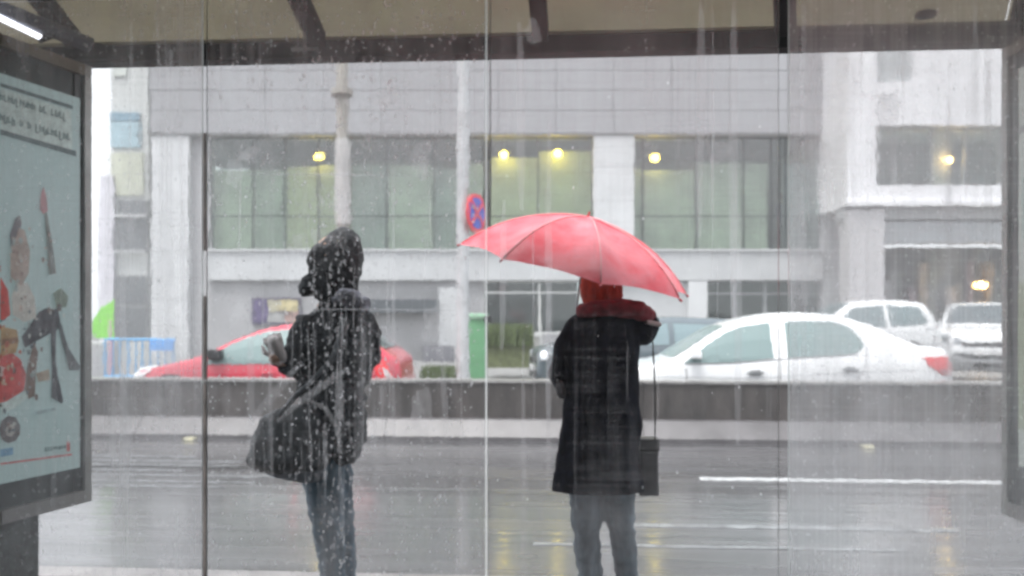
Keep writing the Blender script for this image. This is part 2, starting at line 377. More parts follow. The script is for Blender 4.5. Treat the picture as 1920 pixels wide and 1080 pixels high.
# ------------------------------------------------------------------ white building, right
YR = 23.0
rb = root('white_building', P(1740, 684, YR), 'bright white rendered building on the right with wide recessed windows and a parking bay beneath', 'building')
def rp(n, q, m, d0, d1, par=rb): return obj(n, pbox(*q, d0, d1, Y=YR), m, par, world=True)
ww = mat('bright_white_render', (.80, .80, .82), .6, noise_s=.9, noise_a=.04)
X1 = 2300
rp('wall', (1592, -80, 1648, 384), ww, .1, 6)
rp('wall', (1648.2, 152, X1, 233), ww, .1, 6)
rp('wall', (1716, -80, X1, 151.8), ww, .12, 6)
rp('balcony_wall', (1648.2, 346, X1, 384), ww, .1, 3)
rp('balcony_ledge', (1592, 378, X1, 386), ww, -.08, .098)
rp('upper_window', (1648.3, -80, 1715.8, 151.7), mat('grey_panel', (.45, .47, .48), .3, noise_s=3, noise_a=.06), .3, .5)
rp('room_back', (1648, 233, X1, 346), mat('upper_room', (.15, .17, .19), .8), 2.5, 2.6)
for a, b in ((1650, 1690), (1690, 1760), (1760, 1824), (1824, 1890), (1890, 1960), (1960, 2060)):
    f = bmesh.new()
    for q in ((a, 233.3, a + 1.6, 345.7), (b - 1.6, 233.3, b, 345.7), (a + 1.6, 233.3, b - 1.6, 236), (a + 1.6, 343, b - 1.6, 345.7)):
        p0 = P(q[0], q[1], YR); p1 = P(q[2], q[3], YR); box((p0.x, YR + .4, p0.z), (p1.x, YR + .48, p1.z), bm=f)
    wd = obj('window', f, mat('grey_frame'), rb, world=True)
    rp('pane', (a + 1.6, 236, b - 1.6, 343), glz, .43, .445, wd)
rp('curtain', (1775, 236, 1812, 343), mat('curtain_grey', (.42, .42, .44), .8, noise_s=6, noise_a=.2, stretch=(3, 1, .3)), .8, .85)
rp('shop_lettering_band', (1660, 412, X1, 452), mat('band_grey', (.40, .42, .44), .5, noise_s=1, noise_a=.08), .5, 1.0)
rp('band_shadow_gap', (1660, 408, X1, 411.8), mat('gap_dark', (.10, .10, .11), .6), .6, 1.0)
rp('upper_soffit_wall', (1592, 386.4, X1, 407.6), mat('soffit_wall', (.42, .43, .44), .6), .4, 1.0)
rp('column', (1597, 392, 1662, 695), mat('column_white', (.54, .53, .54), .6, noise_s=1, noise_a=.06, stretch=(4, 1, .4)), .12, .9)
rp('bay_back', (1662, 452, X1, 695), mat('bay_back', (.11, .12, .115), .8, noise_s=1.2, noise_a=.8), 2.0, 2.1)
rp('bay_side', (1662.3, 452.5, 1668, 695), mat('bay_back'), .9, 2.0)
random.seed(5)
for i in range(10):
    x = 1672 + i * 25 + random.uniform(-4, 4); t = 470 + random.uniform(0, 70)
    rp('stacked_goods', (x, t, x + random.uniform(10, 20), 690), mat('goods%d' % (i % 5), [(.13, .15, .13), (.20, .20, .21), (.09, .10, .10), (.17, .13, .15), (.20, .15, .09)][i % 5], .6, noise_s=5, noise_a=.5), 1.3 + (i % 3) * .12, 1.75)
for x, y, e, rr in ((1831, 535, (1, .55, .14), .10), (1771, 302, (1, .85, .2), .10)):
    c = P(x, y, YR + .9); bm = bmesh.new(); ellip(bm, c, (rr, rr, rr * .9))
    lp = obj('lamp_globe', bm, mat('lamp%d' % x, (.3, .2, .08), .5, emit=e, es=2.6 if x > 1800 else 1.2), rb, world=True, smooth=True)
    obj('lamp_stem', bar(c + Vector((0, 0, rr)), c + Vector((0, 0, rr + .5)), .012), framem, lp, world=True)
    ld = bpy.data.lights.new('lamp_glow', 'POINT'); ld.energy = 12; ld.color = (1, .6, .2); ld.shadow_soft_size = .1
    lo = bpy.data.objects.new('lamp_glow', ld); C.objects.link(lo); lo.location = c + Vector((0, -.25, 0))

# ------------------------------------------------------------------ posts, sign, bin, fence, grass
def post(name, px, yt, Y, r, m, label, cat, extra=None):
    p = P(px, yt, Y); o = root(name, (p.x, Y, 0), label, cat)
    obj('pole', bar((p.x, Y, 0), p, r, n=20, r2=r * .85), m, o, world=True, smooth=False)
    obj('base_collar', bar((p.x, Y, 0), (p.x, Y, .35), r * 1.5, n=20), m, o, world=True)
    return o
lamp_m = mat('weathered_post', (.33, .31, .28), .5, noise_s=3, noise_a=.35, stretch=(1, 1, .3))
lpst = post('lamp_post', 642, -40, 12.2, .10, lamp_m, 'tall brownish grey lamp post rising behind the hooded person', 'lamp post')
obj('pole_sleeve', bar(P(642, 262, 12.2) , P(642, 420, 12.2), .112, n=20), mat('sleeve', (.46, .45, .44), .5, noise_s=3, noise_a=.2), lpst, world=True)
obj('pole_collar', bar(P(642, 168, 12.2), P(642, 180, 12.2), .17, n=20), lamp_m, lpst, world=True)
c0 = P(642, -40, 12.2)
obj('lamp_arm', bar(c0, c0 + Vector((.3, -1.6, .5)), .05), lamp_m, lpst, world=True)
obj('lamp_head', box(c0 + Vector((.15, -2.2, .46)), c0 + Vector((.45, -1.55, .56)), .03), lamp_m, lpst, world=True)
sp = post('sign_post', 868, 60, 11.6, .095, mat('galvanised', (.50, .51, .52), .45, noise_s=4, noise_a=.15), 'pale galvanised post carrying a red and blue road sign, left of the umbrella', 'sign post')
c = P(893, 400, 11.6)
def disc(name, c, r, th, m, par, n=28, yaw=0, tilt=0):
    bm = bmesh.new(); bmesh.ops.create_cone(bm, cap_ends=True, segments=n, radius1=r, radius2=r, depth=th)
    bm.transform(Matrix.Translation(c) @ Matrix.Rotation(yaw, 4, 'Z') @ Matrix.Rotation(R(90), 4, 'X') @ Matrix.Rotation(tilt, 4, 'Z'))
    return obj(name, bm, m, par, world=True)
yw = R(66)
st = root('road_sign', (c.x, c.y, c.z - .3), 'round no stopping sign with red rim and blue face turned aside, on the pale post', 'road sign')
disc('sign_plate', c, .29, .02, mat('sign_red', (.75, .06, .08), .35), st, yaw=yw)
nv = Matrix.Rotation(yw, 3, 'Z') @ Vector((0, -1, 0))
disc('sign_face', c + nv * .012, .225, .006, mat('sign_blue', (.05, .10, .50), .35), st, yaw=yw)
for s in (45, -45):
    bm = box((-.225, -.004, -.028), (.225, .004, .028)); bm.transform(Matrix.Translation(c + nv * (.018 + .002 * (s > 0))) @ Matrix.Rotation(yw, 4, 'Z') @ Matrix.Rotation(R(s), 4, 'Y'))
    obj('sign_cross_bar', bm, mat('sign_red'), st, world=True)
obj('sign_bracket', bar(P(873, 400, 11.6), c - nv * .01 + Vector((-.05, 0, 0)), .02), mat('galvanised'), st, world=True)
# tall green bin beside it
gb = root('green_bin', P(893, 722, 12.6), 'tall green street bin with pale lid beside the sign post', 'bin')
gm = mat('bin_green', (.16, .38, .20), .45, noise_s=4, noise_a=.12)
a = P(874, 598, 12.6); b = P(911, 700, 12.6)
obj('bin_body', box((a.x, 12.6, 0.05), (b.x, 13.0, a.z), .03), gm, gb, world=True)
obj('bin_lid', box((a.x - .02, 12.57, a.z + .005), (b.x + .02, 13.03, a.z + .09), .03), mat('bin_lid', (.36, .60, .42), .4), gb, world=True)
obj('bin_handle', box((b.x - .02, 12.5, a.z - .06), (b.x + .09, 12.58, a.z + .05), .01), mat('black_plastic', (.02, .02, .02), .4), gb, world=True)
# grass strips and planter rail
def tufts(name, x0, x1, y0, y1, z, n, h, label=None):
    bm = bmesh.new()
    for i in range(n):
        x, y = random.uniform(x0, x1), random.uniform(y0, y1); hh = h * random.uniform(.5, 1.2); a = random.uniform(0, 6.28)
        dx, dy = math.cos(a) * .03, math.sin(a) * .03
        v = [bm.verts.new(q) for q in ((x - dx, y - dy, z), (x + dx, y + dy, z), (x + random.uniform(-.05, .05), y, z + hh))]
        bm.faces.new(v)
    o = obj(name, bm, grass_m); tag(o, label, 'grass', kind='stuff'); return o
struct('verge', box(P(912, 690, 16.5) * 1, P(1000, 690, 16.5) + Vector((0, 1.5, .6))), mat('earth', (.13, .15, .07), .9, noise_s=8, noise_a=.3))
a = P(912, 690, 16.5); b = P(1000, 690, 16.5)
tufts('verge_grass', a.x, b.x, 16.4, 18, a.z + .45, 2500, .42, 'green grass growing in the raised verge beside the green bin')
a = P(790, 690, 16.5); b = P(850, 690, 16.5)
tufts('kerb_grass', a.x, b.x, 16.2, 17.4, .1, 1500, .32, 'patch of green grass between the red car and the sign post')
pl = root('white_guard_rail', P(960, 690, 18.2), 'white metal guard rail above the grass verge under the shop window', 'guard rail')
for q in ((908, 626, 1016, 631), (908, 660, 1016, 663)): obj('rail', pbox(*q, 0, .06, Y=18.2), framew, pl, world=True)
for x in (908, 930, 960, 990, 1012): obj('rail_post', pbox(x, 631.2, x + 3, 684, .005, .055, Y=18.2), framew, pl, world=True)
obj('rail_panel', pbox(912, 632, 1010, 660, .03, .04, Y=18.2), mat('rail_panel', (.50, .50, .48), .5, noise_s=3, noise_a=.15), pl, world=True)
# blue crowd fence on the left
bf = root('blue_crowd_fence', P(260, 715, 13), 'light blue metal crowd fence with a blue plate standing in front of the white pier', 'fence')
bl = mat('fence_blue', (.12, .42, .75), .4)
obj('top_rail', bar(P(198, 636, 13), P(326, 637, 13), .02), bl, bf, world=True)
obj('bottom_rail', bar(P(198, 706, 13), P(326, 706, 13), .02), bl, bf, world=True)
for x in (198, 212, 226, 240, 254, 268, 282, 296, 311, 326): obj('fence_bar', bar(P(x, 636, 13), P(x, 706 if 198 < x < 326 else 722, 13), .014), bl, bf, world=True)
obj('name_plate', pbox(282, 638, 326, 657, -.04, -.02, Y=13), mat('plate_blue', (.16, .42, .85), .4), bf, world=True)
fb = root('green_flag', P(205, 722, 13.3), 'lime green feather flag on a pale pink pole beside the blue fence', 'flag')
obj('flag_pole', bar(P(207, 722, 13.3), P(207, 600, 13.3), .03), mat('pink_pole', (.60, .42, .50), .5), fb, world=True)
fl = [(213, 560), (213, 634), (180, 634), (172, 620), (174, 600), (190, 578)]
obj('flag_cloth', prism([P(x, y, 13.28) for x, y in fl], (0, .015, 0)), mat('lime', (.28, .72, .12), .6), fb, world=True)
# rain slicked white cabinet low at the far left
cb = root('white_cabinet', P(188, 722, 13.6), 'small white kerbside cabinet behind the flag at the far left', 'cabinet')
obj('cabinet_body', pbox(168, 640, 203, 724, 0, .4, .02, Y=13.6), framew, cb, world=True)
obj('cabinet_door', pbox(171, 646, 200, 715, -.012, -.002, Y=13.6), wallg, cb, world=True)

# ------------------------------------------------------------------ cars
tyre = mat('tyre_rubber', (.02, .02, .02), .7); rim_m = mat('wheel_rim', (.45, .45, .47), .3, metal=.9)
cglass = mat('car_glass_light', (.20, .27, .27), .22, spec=.4)
cglass_d = mat('car_glass_dark', (.06, .08, .09), .08, spec=.8)
black_t = mat('black_trim', (.02, .02, .022), .5)
lens_red = mat('tail_lens', (.62, .03, .04), .15, coat=.6); lens_w = mat('head_lens', (.65, .68, .70), .08, coat=.8)
chrome = mat('chrome', (.7, .7, .7), .15, metal=1)
def interp(pts, x):
    if x <= pts[0][0]: return pts[0][1]
    for i in range(len(pts) - 1):
        (x0, y0), (x1, y1) = pts[i], pts[i + 1]
        if x <= x1:
            t = (x - x0) / (x1 - x0)
            ym = pts[i - 1] if i > 0 else pts[i]; yp = pts[i + 2] if i + 2 < len(pts) else pts[i + 1]
            m0 = (y1 - ym[1]) / max(1e-6, x1 - ym[0]) * (x1 - x0); m1 = (yp[1] - y0) / max(1e-6, yp[0] - x0) * (x1 - x0)
            return (2 * t**3 - 3 * t**2 + 1) * y0 + (t**3 - 2 * t**2 + t) * m0 + (-2 * t**3 + 3 * t**2) * y1 + (t**3 - t**2) * m1
    return pts[-1][1]
class Car:
    def __init__(s, name, loc, rz, label, L, W, top, paint, belt=.95, wheels=(.8, 3.4), group=None, tumble=.20, wr=.30):
        s.L, s.W, s.top, s.belt, s.tumble = L, W, top, belt, tumble
        s.o = root(name, loc, label, 'car', group, rz)
        N = 54; xs = [L * (.5 - .5 * math.cos(math.pi * i / N)) for i in range(N + 1)]
        bm = bmesh.new(); prev = None
        for x in xs:
            r = s.ring(x); pts = [(y, z) for y, z in r] + [(-y, z) for y, z in r[-2:0:-1]]
            cur = [bm.verts.new((x, y, z)) for y, z in pts]
            if prev:
                for i in range(len(cur)): bm.faces.new((prev[i], prev[(i + 1) % len(cur)], cur[(i + 1) % len(cur)], cur[i]))
            else: bm.faces.new(cur)
            prev = cur
        bm.faces.new(prev[::-1])
        b = obj('body', bm, paint, s.o, smooth=True); s.body = b
        for x in wheels:
            for sg in (-1, 1):
                y = sg * (W / 2 - .13)
                a = disc2('wheel_arch', (x, sg * (W / 2 - .055), wr + .01), wr + .055, .12, black_t, s.o)
                wl = disc2('tyre', (x, sg * (W / 2 - .085), wr), wr, .19, tyre, s.o)
                wl.name = 'wheel'
                disc2('rim', (x, sg * (W / 2 + .008), wr), wr * .66, .03, rim_m, wl)
                disc2('hub_cap', (x, sg * (W / 2 + .018), wr), wr * .18, .03, black_t, wl)
    def hw(s, x):
        e = min(x, s.L - x) / s.L; k = max(0, 1 - e / .13)
        return s.W / 2 * (1 - .28 * k ** 2.4)
    def ring(s, x):
        w = s.hw(x); t = interp(s.top, x); L = s.L
        e = min(x, L - x); zs = .20 + .18 * max(0, 1 - e / .35)
        b = min(s.belt, t - .05); gh = max(0, t - s.belt)
        wr = w - .03 - s.tumble * min(1, gh / .5) if gh > .05 else w - .06
        zz = lambda f: b + (t - b) * f
        return [(0, zs), (w * .85, zs), (w * .97, zs + .07), (w, min(.5, b - .2)), (w * .995, b - .12), (w * .975, b),
                (w * .97 * (1 - .45) + wr * .45, zz(.45)), (wr, zz(.84)), (wr - .07, zz(.955)), (wr * .5, zz(.99)), (0, zz(1.0))]
    def side_y(s, x, z):
        r = s.ring(x)[2:9]
        for (y0, z0), (y1, z1) in zip(r, r[1:]):
            if z0 <= z <= z1: return y0 + (y1 - y0) * (z - z0) / max(1e-6, z1 - z0)
        return r[-1][0] if z > r[-1][1] else r[0][0]
    def side(s, name, poly, m, par=None, off=.012, sides=(-1, 1), n=4, back=.03):
        P2 = []
        for i in range(len(poly)):
            a, b = poly[i], poly[(i + 1) % len(poly)]
            for k in range(n): P2.append((a[0] + (b[0] - a[0]) * k / n, a[1] + (b[1] - a[1]) * k / n))
        out = None
        for sg in sides:
            bm = bmesh.new()
            bm.faces.new([bm.verts.new((x, 0, z)) for x, z in P2])
            bmesh.ops.triangulate(bm, faces=bm.faces[:])
            for _ in range(2):
                long = [e for e in bm.edges if e.calc_length() > .12]
                if long: bmesh.ops.subdivide_edges(bm, edges=long, cuts=2); bmesh.ops.triangulate(bm, faces=[f for f in bm.faces if len(f.verts) > 3])
            rim = [e for e in bm.edges if e.is_boundary]
            ex = bmesh.ops.extrude_edge_only(bm, edges=rim)
            low = {v for v in ex['geom'] if isinstance(v, bmesh.types.BMVert)}
            for v in bm.verts: v.co.y = sg * (s.side_y(v.co.x, v.co.z) + (-back if v in low else off))
            out = obj(name, bm, m, par or s.o)
        return out
    def strip(s, name, pts, wd, m, sides=(-1, 1)):
        for sg in sides:
            bm = bmesh.new(); q = []
            for (a, b) in zip(pts, pts[1:]):
                for k in range(5): q.append((a[0] + (b[0] - a[0]) * k / 5, a[1] + (b[1] - a[1]) * k / 5))
            q.append(pts[-1])
            pathtube([(x, sg * (s.side_y(x, z) + .001), z) for x, z in q], wd, bm, 6)
            obj(name, bm, m, s.o)
    def screen(s, name, x0, x1, m, inset=.07, off=.010, n=10, wf=.93):
        bm = bmesh.new(); prev = None
        for i in range(n + 1):
            x = x0 + (x1 - x0) * i / n; r = s.ring(x); wr, z8 = r[8]; yy = [(-wr * wf, z8), (-r[9][0], r[9][1]), (0, r[10][1]), (r[9][0], r[9][1]), (wr * wf, z8)]
            cur = [bm.verts.new((x, y, z + off)) for y, z in yy]
            if prev:
                for k in range(4): bm.faces.new((prev[k], prev[k + 1], cur[k + 1], cur[k]))
            prev = cur
        return obj(name, bm, m, s.o, smooth=True)
    def front_x(s, y, z, rear=False):
        for i in range(240):
            x = i * .01
            X = s.L - x if rear else x
            r = s.ring(X)
            if interp(s.top, X) >= z and z >= r[0][1] and (s.side_y(X, z) if z > r[2][1] else r[1][0]) >= abs(y): return X
        return s.L if rear else 0
    def front(s, name, poly, m, rear=False, mirror=False, off=.012, par=None, n=3):
        for sg in ((1, -1) if mirror else (1,)):
            bm = bmesh.new(); A = []; Bv = []; d = 1 if rear else -1
            for i in range(len(poly)):
                a, b = poly[i], poly[(i + 1) % len(poly)]
                for k in range(n):
                    y, z = a[0] + (b[0] - a[0]) * k / n, a[1] + (b[1] - a[1]) * k / n; y *= sg
                    x = s.front_x(y, z, rear)
                    A.append(bm.verts.new((x + d * off, y, z))); Bv.append(bm.verts.new((x - d * .05, y, z)))
            k = len(A); bm.faces.new(A); bm.faces.new(Bv[::-1])
            for i in range(k): bm.faces.new((A[i], A[(i + 1) % k], Bv[(i + 1) % k], Bv[i]))
            bmesh.ops.triangulate(bm, faces=[f for f in bm.faces if len(f.verts) > 4])
            obj(name, bm, m, par or s.o)
def disc2(name, c, r, th, m, par):
    bm = bmesh.new(); bmesh.ops.create_cone(bm, cap_ends=True, segments=28, radius1=r, radius2=r, depth=th)
    bm.transform(Matrix.Translation(Vector(c)) @ Matrix.Rotation(R(90), 4, 'X'))
    return obj(name, bm, m, par)
def paint(name, col, r=.22): return mat(name, col, r, coat=.6, spec=.5, noise_s=2, noise_a=.03)

white_p = paint('white_car_paint', (.80, .81, .82))
# white saloon in the next lane (nose to the left)
s150 = 150.0; Yc = 10.0
def cx(px): return (px - 1125) / s150
def cz(py): return 1.4 - (py - 600) / s150
topl = [(0, .50), (.03, .62), (.25, .74), (cx(1215), .84), (cx(1262), .905), (cx(1310), 1.10), (cx(1360), 1.31), (cx(1410), 1.43), (cx(1470), 1.495), (cx(1530), 1.50), (cx(1590), 1.455), (cx(1640), 1.34), (cx(1690), 1.165), (cx(1715), 1.10), (cx(1745), 1.075), (cx(1768), 1.04), (cx(1777), .90), (4.37, .55)]
p0 = P(1125, 600, Yc)
pos = Vector((p0.x, Yc + .75, 0))
wc = Car('white_saloon_car', (pos.x, pos.y, 0), YAW, 'white saloon car with red tail light stopped behind the barrier right of the umbrella', 4.37, 1.70, topl, white_p, belt=.93, wheels=(.80, 3.42))
def q(pts): return [(cx(x), cz(y)) for x, y in pts]
wc.side('front_window', q([(1286, 680), (1330, 645), (1366, 623), (1400, 611), (1447, 605), (1449, 670), (1370, 678)]), cglass)
wc.side('rear_window', q([(1475, 604), (1520, 602), (1560, 603), (1590, 612), (1608, 628), (1613, 646), (1600, 660), (1560, 665), (1475, 668)]), cglass)
wc.strip('door_gap', q([(1462, 612), (1461, 672), (1460, 745)]), .004, black_t)
wc.strip('door_gap', q([(1290, 690), (1292, 745)]), .004, black_t)
wc.strip('door_gap', q([(1618, 650), (1610, 690), (1575, 745)]), .004, black_t)
wc.strip('belt_trim', q([(1290, 682), (1370, 680), (1470, 671), (1600, 664)]), .006, mat('grey_trim', (.3, .3, .31), .4))
wc.strip('body_crease', q([(1230, 704), (1400, 706), (1600, 694), (1700, 690)]), .004, mat('crease', (.55, .56, .57), .4))
for hx, hy in ((1415, 697), (1585, 690)):
    x, z = cx(hx), cz(hy)
    for sg in (-1, 1):
        y = sg * (wc.side_y(x, z) + .025)
        obj('door_handle', box((x - .10, y - .016, z - .018), (x + .10, y + .016, z + .018), .012), mat('handle_grey', (.22, .23, .24), .35), wc.o)
        obj('handle_cup', box((x - .06, y - sg * .02 - .008, z - .03), (x + .06, y - sg * .02 + .008, z + .03), .006), black_t, wc.o)
wc.side('tail_light', q([(1714, 668), (1768, 666), (1773, 684), (1770, 702), (1750, 700), (1730, 686)]), lens_red, off=.012)
wc.side('indicator_lens', q([(1742, 690), (1762, 690), (1768, 700), (1753, 699)]), mat('indicator', (.45, .25, .27), .2), off=.016)
wc.front('tail_light', [(.50, .93), (.50, .72), (.78, .74), (.80, .92)], lens_red, rear=True, mirror=True)
wc.screen('windscreen', cx(1268), cx(1365), cglass, wf=.95)
wc.screen('rear_screen', cx(1632), cx(1692), cglass, wf=.85)
wc.front('headlight', [(.42, .70), (.74, .72), (.76, .60), (.45, .57)], lens_w, mirror=True)
wc.front('grille', [(-.38, .66), (.38, .66), (.34, .54), (-.34, .54)], black_t)
for sg in (-1, 1):
    obj('wing_mirror', box((cx(1296), sg * .84, .93), (cx(1316), sg * .97, 1.02), .03), white_p, wc.o)
obj('aerial', bar((cx(1580), 0, 1.46), (cx(1610), 0, 1.62), .006), black_t, wc.o)

# red hatchback, left (nose to the left)
Yr = 11.0; sr = F / Yr
def rx(px): return (px - 232) / sr
def rz_(py): return 1.4 - (py - 600) / sr
Lr = rx(757)
topr = [(0, .42), (.04, .55), (.22, .68), (rx(285), .74), (rx(340), .83), (rx(388), .93), (rx(430), 1.10), (rx(480), 1.26), (rx(520), 1.335), (rx(560), 1.37), (rx(610), 1.365), (rx(650), 1.30), (rx(690), 1.17), (rx(725), .98), (rx(745), .86), (rx(754), .70), (Lr, .45)]
red_p = paint('red_car_paint', (.60, .05, .085))
p0 = P(232, 600, Yr)
rc = Car('red_hatchback', (p0.x, Yr + .75, 0), YAW * .4, 'red hatchback facing left behind the barrier, partly hidden by the hooded person', Lr, 1.7, topr, red_p, belt=.86, wheels=(.72, Lr - .62))
def qr(pts): return [(rx(x), rz_(y)) for x, y in pts]
rc.side('front_window', qr([(388, 683), (430, 650), (470, 630), (510, 620), (548, 617), (548, 680)]), cglass)
rc.side('rear_window', qr([(560, 617), (600, 617), (640, 625), (672, 645), (680, 665), (640, 678), (560, 680)]), cglass)
rc.side('headlight', qr([(240, 705), (262, 690), (300, 684), (288, 697), (262, 712), (242, 714)]), lens_w, off=.012)
rc.strip('door_gap', qr([(553, 622), (553, 740)]), .004, black_t)
rc.strip('door_gap', qr([(372, 690), (376, 740)]), .004, black_t)
rc.side('tail_light', qr([(700, 676), (728, 676), (738, 700), (742, 715), (716, 708)]), mat('bright_tail', (.85, .04, .05), .15, coat=.6), off=.014)
rc.side('reversing_lens', qr([(722, 688), (732, 692), (740, 708), (728, 704)]), mat('rev_lens', (.85, .75, .75), .1), off=.02)
rc.screen('windscreen', rx(392), rx(480), cglass, wf=.95)
rc.screen('rear_screen', rx(655), rx(722), cglass_d, wf=.85)
rc.front('headlight', [(.42, .66), (.72, .70), (.76, .60), (.45, .54)], lens_w, mirror=True)
rc.front('grille', [(-.36, .56), (.36, .56), (.3, .42), (-.3, .42)], black_t)
for hx, hy in ((512, 698), (640, 694)):
    for sg in (-1, 1):
        x, z = rx(hx), rz_(hy); y = sg * (rc.side_y(x, z) + .02)
        obj('door_handle', box((x - .09, y - .014, z - .015), (x + .09, y + .014, z + .015), .01), red_p, rc.o)
for sg in (-1, 1):
    obj('wing_mirror', box((rx(402), sg * .84, .86), (rx(430), sg * .98, 1.0), .03), black_t, rc.o)

# white cars parked at the building (right), a dark one and a green one behind
def parked(name, px, py_top, Y, rz, label, L, W, H, pm, gm, nose='cam', belt=.95, front_style=True):
    z0 = 1.4 - (py_top - 600) / F * Y - H
    top = [(0, .62), (.03, .82), (.12, .91), (.5, .99), (.95, 1.06), (1.35, H * .86), (1.65, H * .965), (2.2, H), (2.9, H * .99), (L - .35, H * .94), (L - .12, 1.15), (L - .02, .9), (L, .5)]
    c = P(px, 600, Y)
    car = Car(name, (c.x, Y, max(0, z0)), rz, label, L, W, top, pm, belt=belt, wheels=(.75, L - .75), wr=.31)
    car.screen('windscreen', .98, 1.6, gm, wf=.97); car.screen('rear_screen', L - .33, L - .13, gm, wf=.86)
    car.side('front_window', [(1.2, belt + .03), (1.62, H * .88), (2.25, H * .92), (2.25, belt + .03)], gm)
    car.side('rear_window', [(2.35, belt + .03), (2.35, H * .92), (3.0, H * .90), (L - .45, H * .85), (L - .35, belt + .08)], gm)
    car.front('headlight', [(.40, .70), (.50, .82), (.74, .92), (.80, .82), (.66, .70)], mat('head_lens_grey', (.30, .32, .34), .1, coat=.8), mirror=True)
    car.front('grille', [(-.45, .74), (.45, .74), (.40, .66), (-.40, .66)], black_t)
    car.front('lower_grille', [(-.60, .53), (.60, .53), (.64, .45), (-.64, .45)], black_t)
    car.front('lower_grille', [(-.66, .36), (.66, .36), (.66, .29), (-.66, .29)], mat('dark_bumper', (.06, .06, .065), .5))
    for sg in (-1, 1):
        bm = bmesh.new(); ellip(bm, Vector((.17, sg * (W / 2 - .22), .815)), (.13, .17, .075)); obj('headlight_glass', bm, mat('head_lens_grey'), car.o, smooth=True)
    car.front('bumper_line', [(-.74, .60), (.74, .60), (.74, .585), (-.74, .585)], mat('seam_grey', (.2, .2, .2), .5))
    car.front('number_plate', [(-.26, .615), (.26, .615), (.26, .515), (-.26, .515)], mat('plate', (.7, .7, .7), .4), off=.02)
    car.front('tail_light', [(.56, 1.02), (.74, 1.0), (.80, .72), (.62, .70)], lens_red, rear=True, mirror=True)
    car.front('number_plate', [(-.26, .78), (.26, .78), (.26, .67), (-.26, .67)], mat('plate'), rear=True, off=.02)
    for sg in (-1, 1):
        obj('wing_mirror', box((1.22, sg * (W / 2 - .02), .93), (1.36, sg * (W / 2 + .17), 1.08), .04), pm, car.o)
        obj('door_handle', box((1.95, sg * (car.side_y(2, .84) + .0), .83), (2.12, sg * (car.side_y(2, .84) + .03), .865), .008), pm, car.o)
    return car
# nose toward the camera
c = parked('white_hatchback_parked', 1856, 562, 14.2, R(63), 'white hatchback facing the road, parked beside the right hand advertising panel', 3.9, 1.68, 1.50, white_p, cglass_d)
hg = mat('hatch_glass', (.13, .18, .19), .08, spec=.8)
c = parked('white_hatchback_parked', 1436, 563, 17.5, R(-1), 'white hatchback parked side on, seen above the boot of the white saloon', 3.5, 1.66, 1.55, white_p, hg)
c.side('tail_light', [(3.26, .98), (3.44, .98), (3.47, .78), (3.34, .76)], lens_red, off=.014)
dk = paint('dark_blue_grey_paint', (.11, .14, .16))
c = parked('dark_car', 1006, 606, 14.0, R(5), 'dark blue grey car with bright round headlamp behind the person under the umbrella', 4.1, 1.72, 1.46, dk, mat('dark_car_glass', (.20, .27, .29), .08))
c.o.location = Vector((P(1000, 600, 13.6).x, 14.2, 0))
hl = P(1016, 658, 13.2)
bm = bmesh.new(); ellip(bm, Vector((.12, -.72, .80)), (.08, .10, .08)); obj('headlamp_bulb', bm, mat('lit_headlamp', (.9, .9, .95), .2, emit=(.9, .95, 1), es=.35), c.o, smooth=True)
# ------------------------------------------------------------------ people
skin = mat('skin', (.52, .33, .25), .5)
def hand(base, d, up, par, scale=1.0, curl=.5, m=skin):
    """palm with five separate bent fingers"""
    d = Vector(d).normalized(); up = Vector(up); up = (up - d * up.dot(d)).normalized(); sd = d.cross(up)
    b = Vector(base); S = scale
    ch = [[(b, .026 * S), (b + d * .035 * S, (.03 * S,) * 3), (b + d * .075 * S, (.03 * S,) * 3)]]
    for i, (o_, ln) in enumerate(((-.032, .062), (-.011, .075), (.011, .07), (.031, .055))):
        p = b + d * .08 * S + sd * o_ * S; q1 = p + (d * (1 - curl * .4) - up * curl * .5) * ln * .55 * S; q2 = q1 + (d * (.6 - curl) - up * curl) * ln * .55 * S
        ch.append([(b + d * .05 * S + sd * o_ * .8 * S, .010 * S), (p, .0098 * S), (q1, .0088 * S), (q2, .0075 * S)])
    p = b + d * .02 * S - sd * .028 * S; ch.append([(p, .013 * S), (p - sd * .028 * S + d * .028 * S - up * .01 * S, .011 * S), (p - sd * .03 * S + d * .058 * S - up * .028 * S, .009 * S)])
    return blob('hand', ch, m, par, vox=.0042 * S, smooth=2)

# -- person with the hood, left
Y1 = 3.3
def A(px, py, dy=0): return P(px, py, Y1) + Vector((0, dy, 0))
p1 = root('person', (A(635, 1180).x, Y1, .1), 'person in dark hooded jacket with big black shoulder bag', 'person')
coat1 = mat('wet_black_jacket', (.008, .011, .015), .6, spec=.3, noise_s=25, noise_a=.6, bump=.5, bump_s=60)
jean1 = mat('blue_grey_jeans', (.06, .11, .15), .8, noise_s=30, noise_a=.45, stretch=(1, 1, .3), bump=.2)
blob('body', [[(A(624, 478), (.075, .09, .085)), (A(622, 505), (.06, .075, .065)), (A(632, 550), (.05, .05, .04))],
     [(A(632, 550), .05), (A(630, 610), (.12, .08, .06)), (A(622, 720), (.10, .08, .08)), (A(618, 840), (.11, .09, .08))],
     [(A(611, 860, -.03), (.06, .06, .06)), (A(623, 1005, -.04), .036), (A(638, 1175, -.03), .03), (A(605, 1212, -.02), .03)],
     [(A(619, 860, .06), (.055, .06, .06)), (A(629, 1005, .10), .034), (A(643, 1175, .12), .028), (A(615, 1210, .12), .03)],
     [(A(690, 610, .03), .04), (A(697, 668, .03), .035), (A(650, 700, .12), .03)],
     [(A(572, 610, -.05), .04), (A(556, 680, -.1), .035), (A(537, 668, -.16), .028)],
     [(A(594, 492, .01), (.018, .016, .016))]], skin, p1, vox=.012, smooth=4)
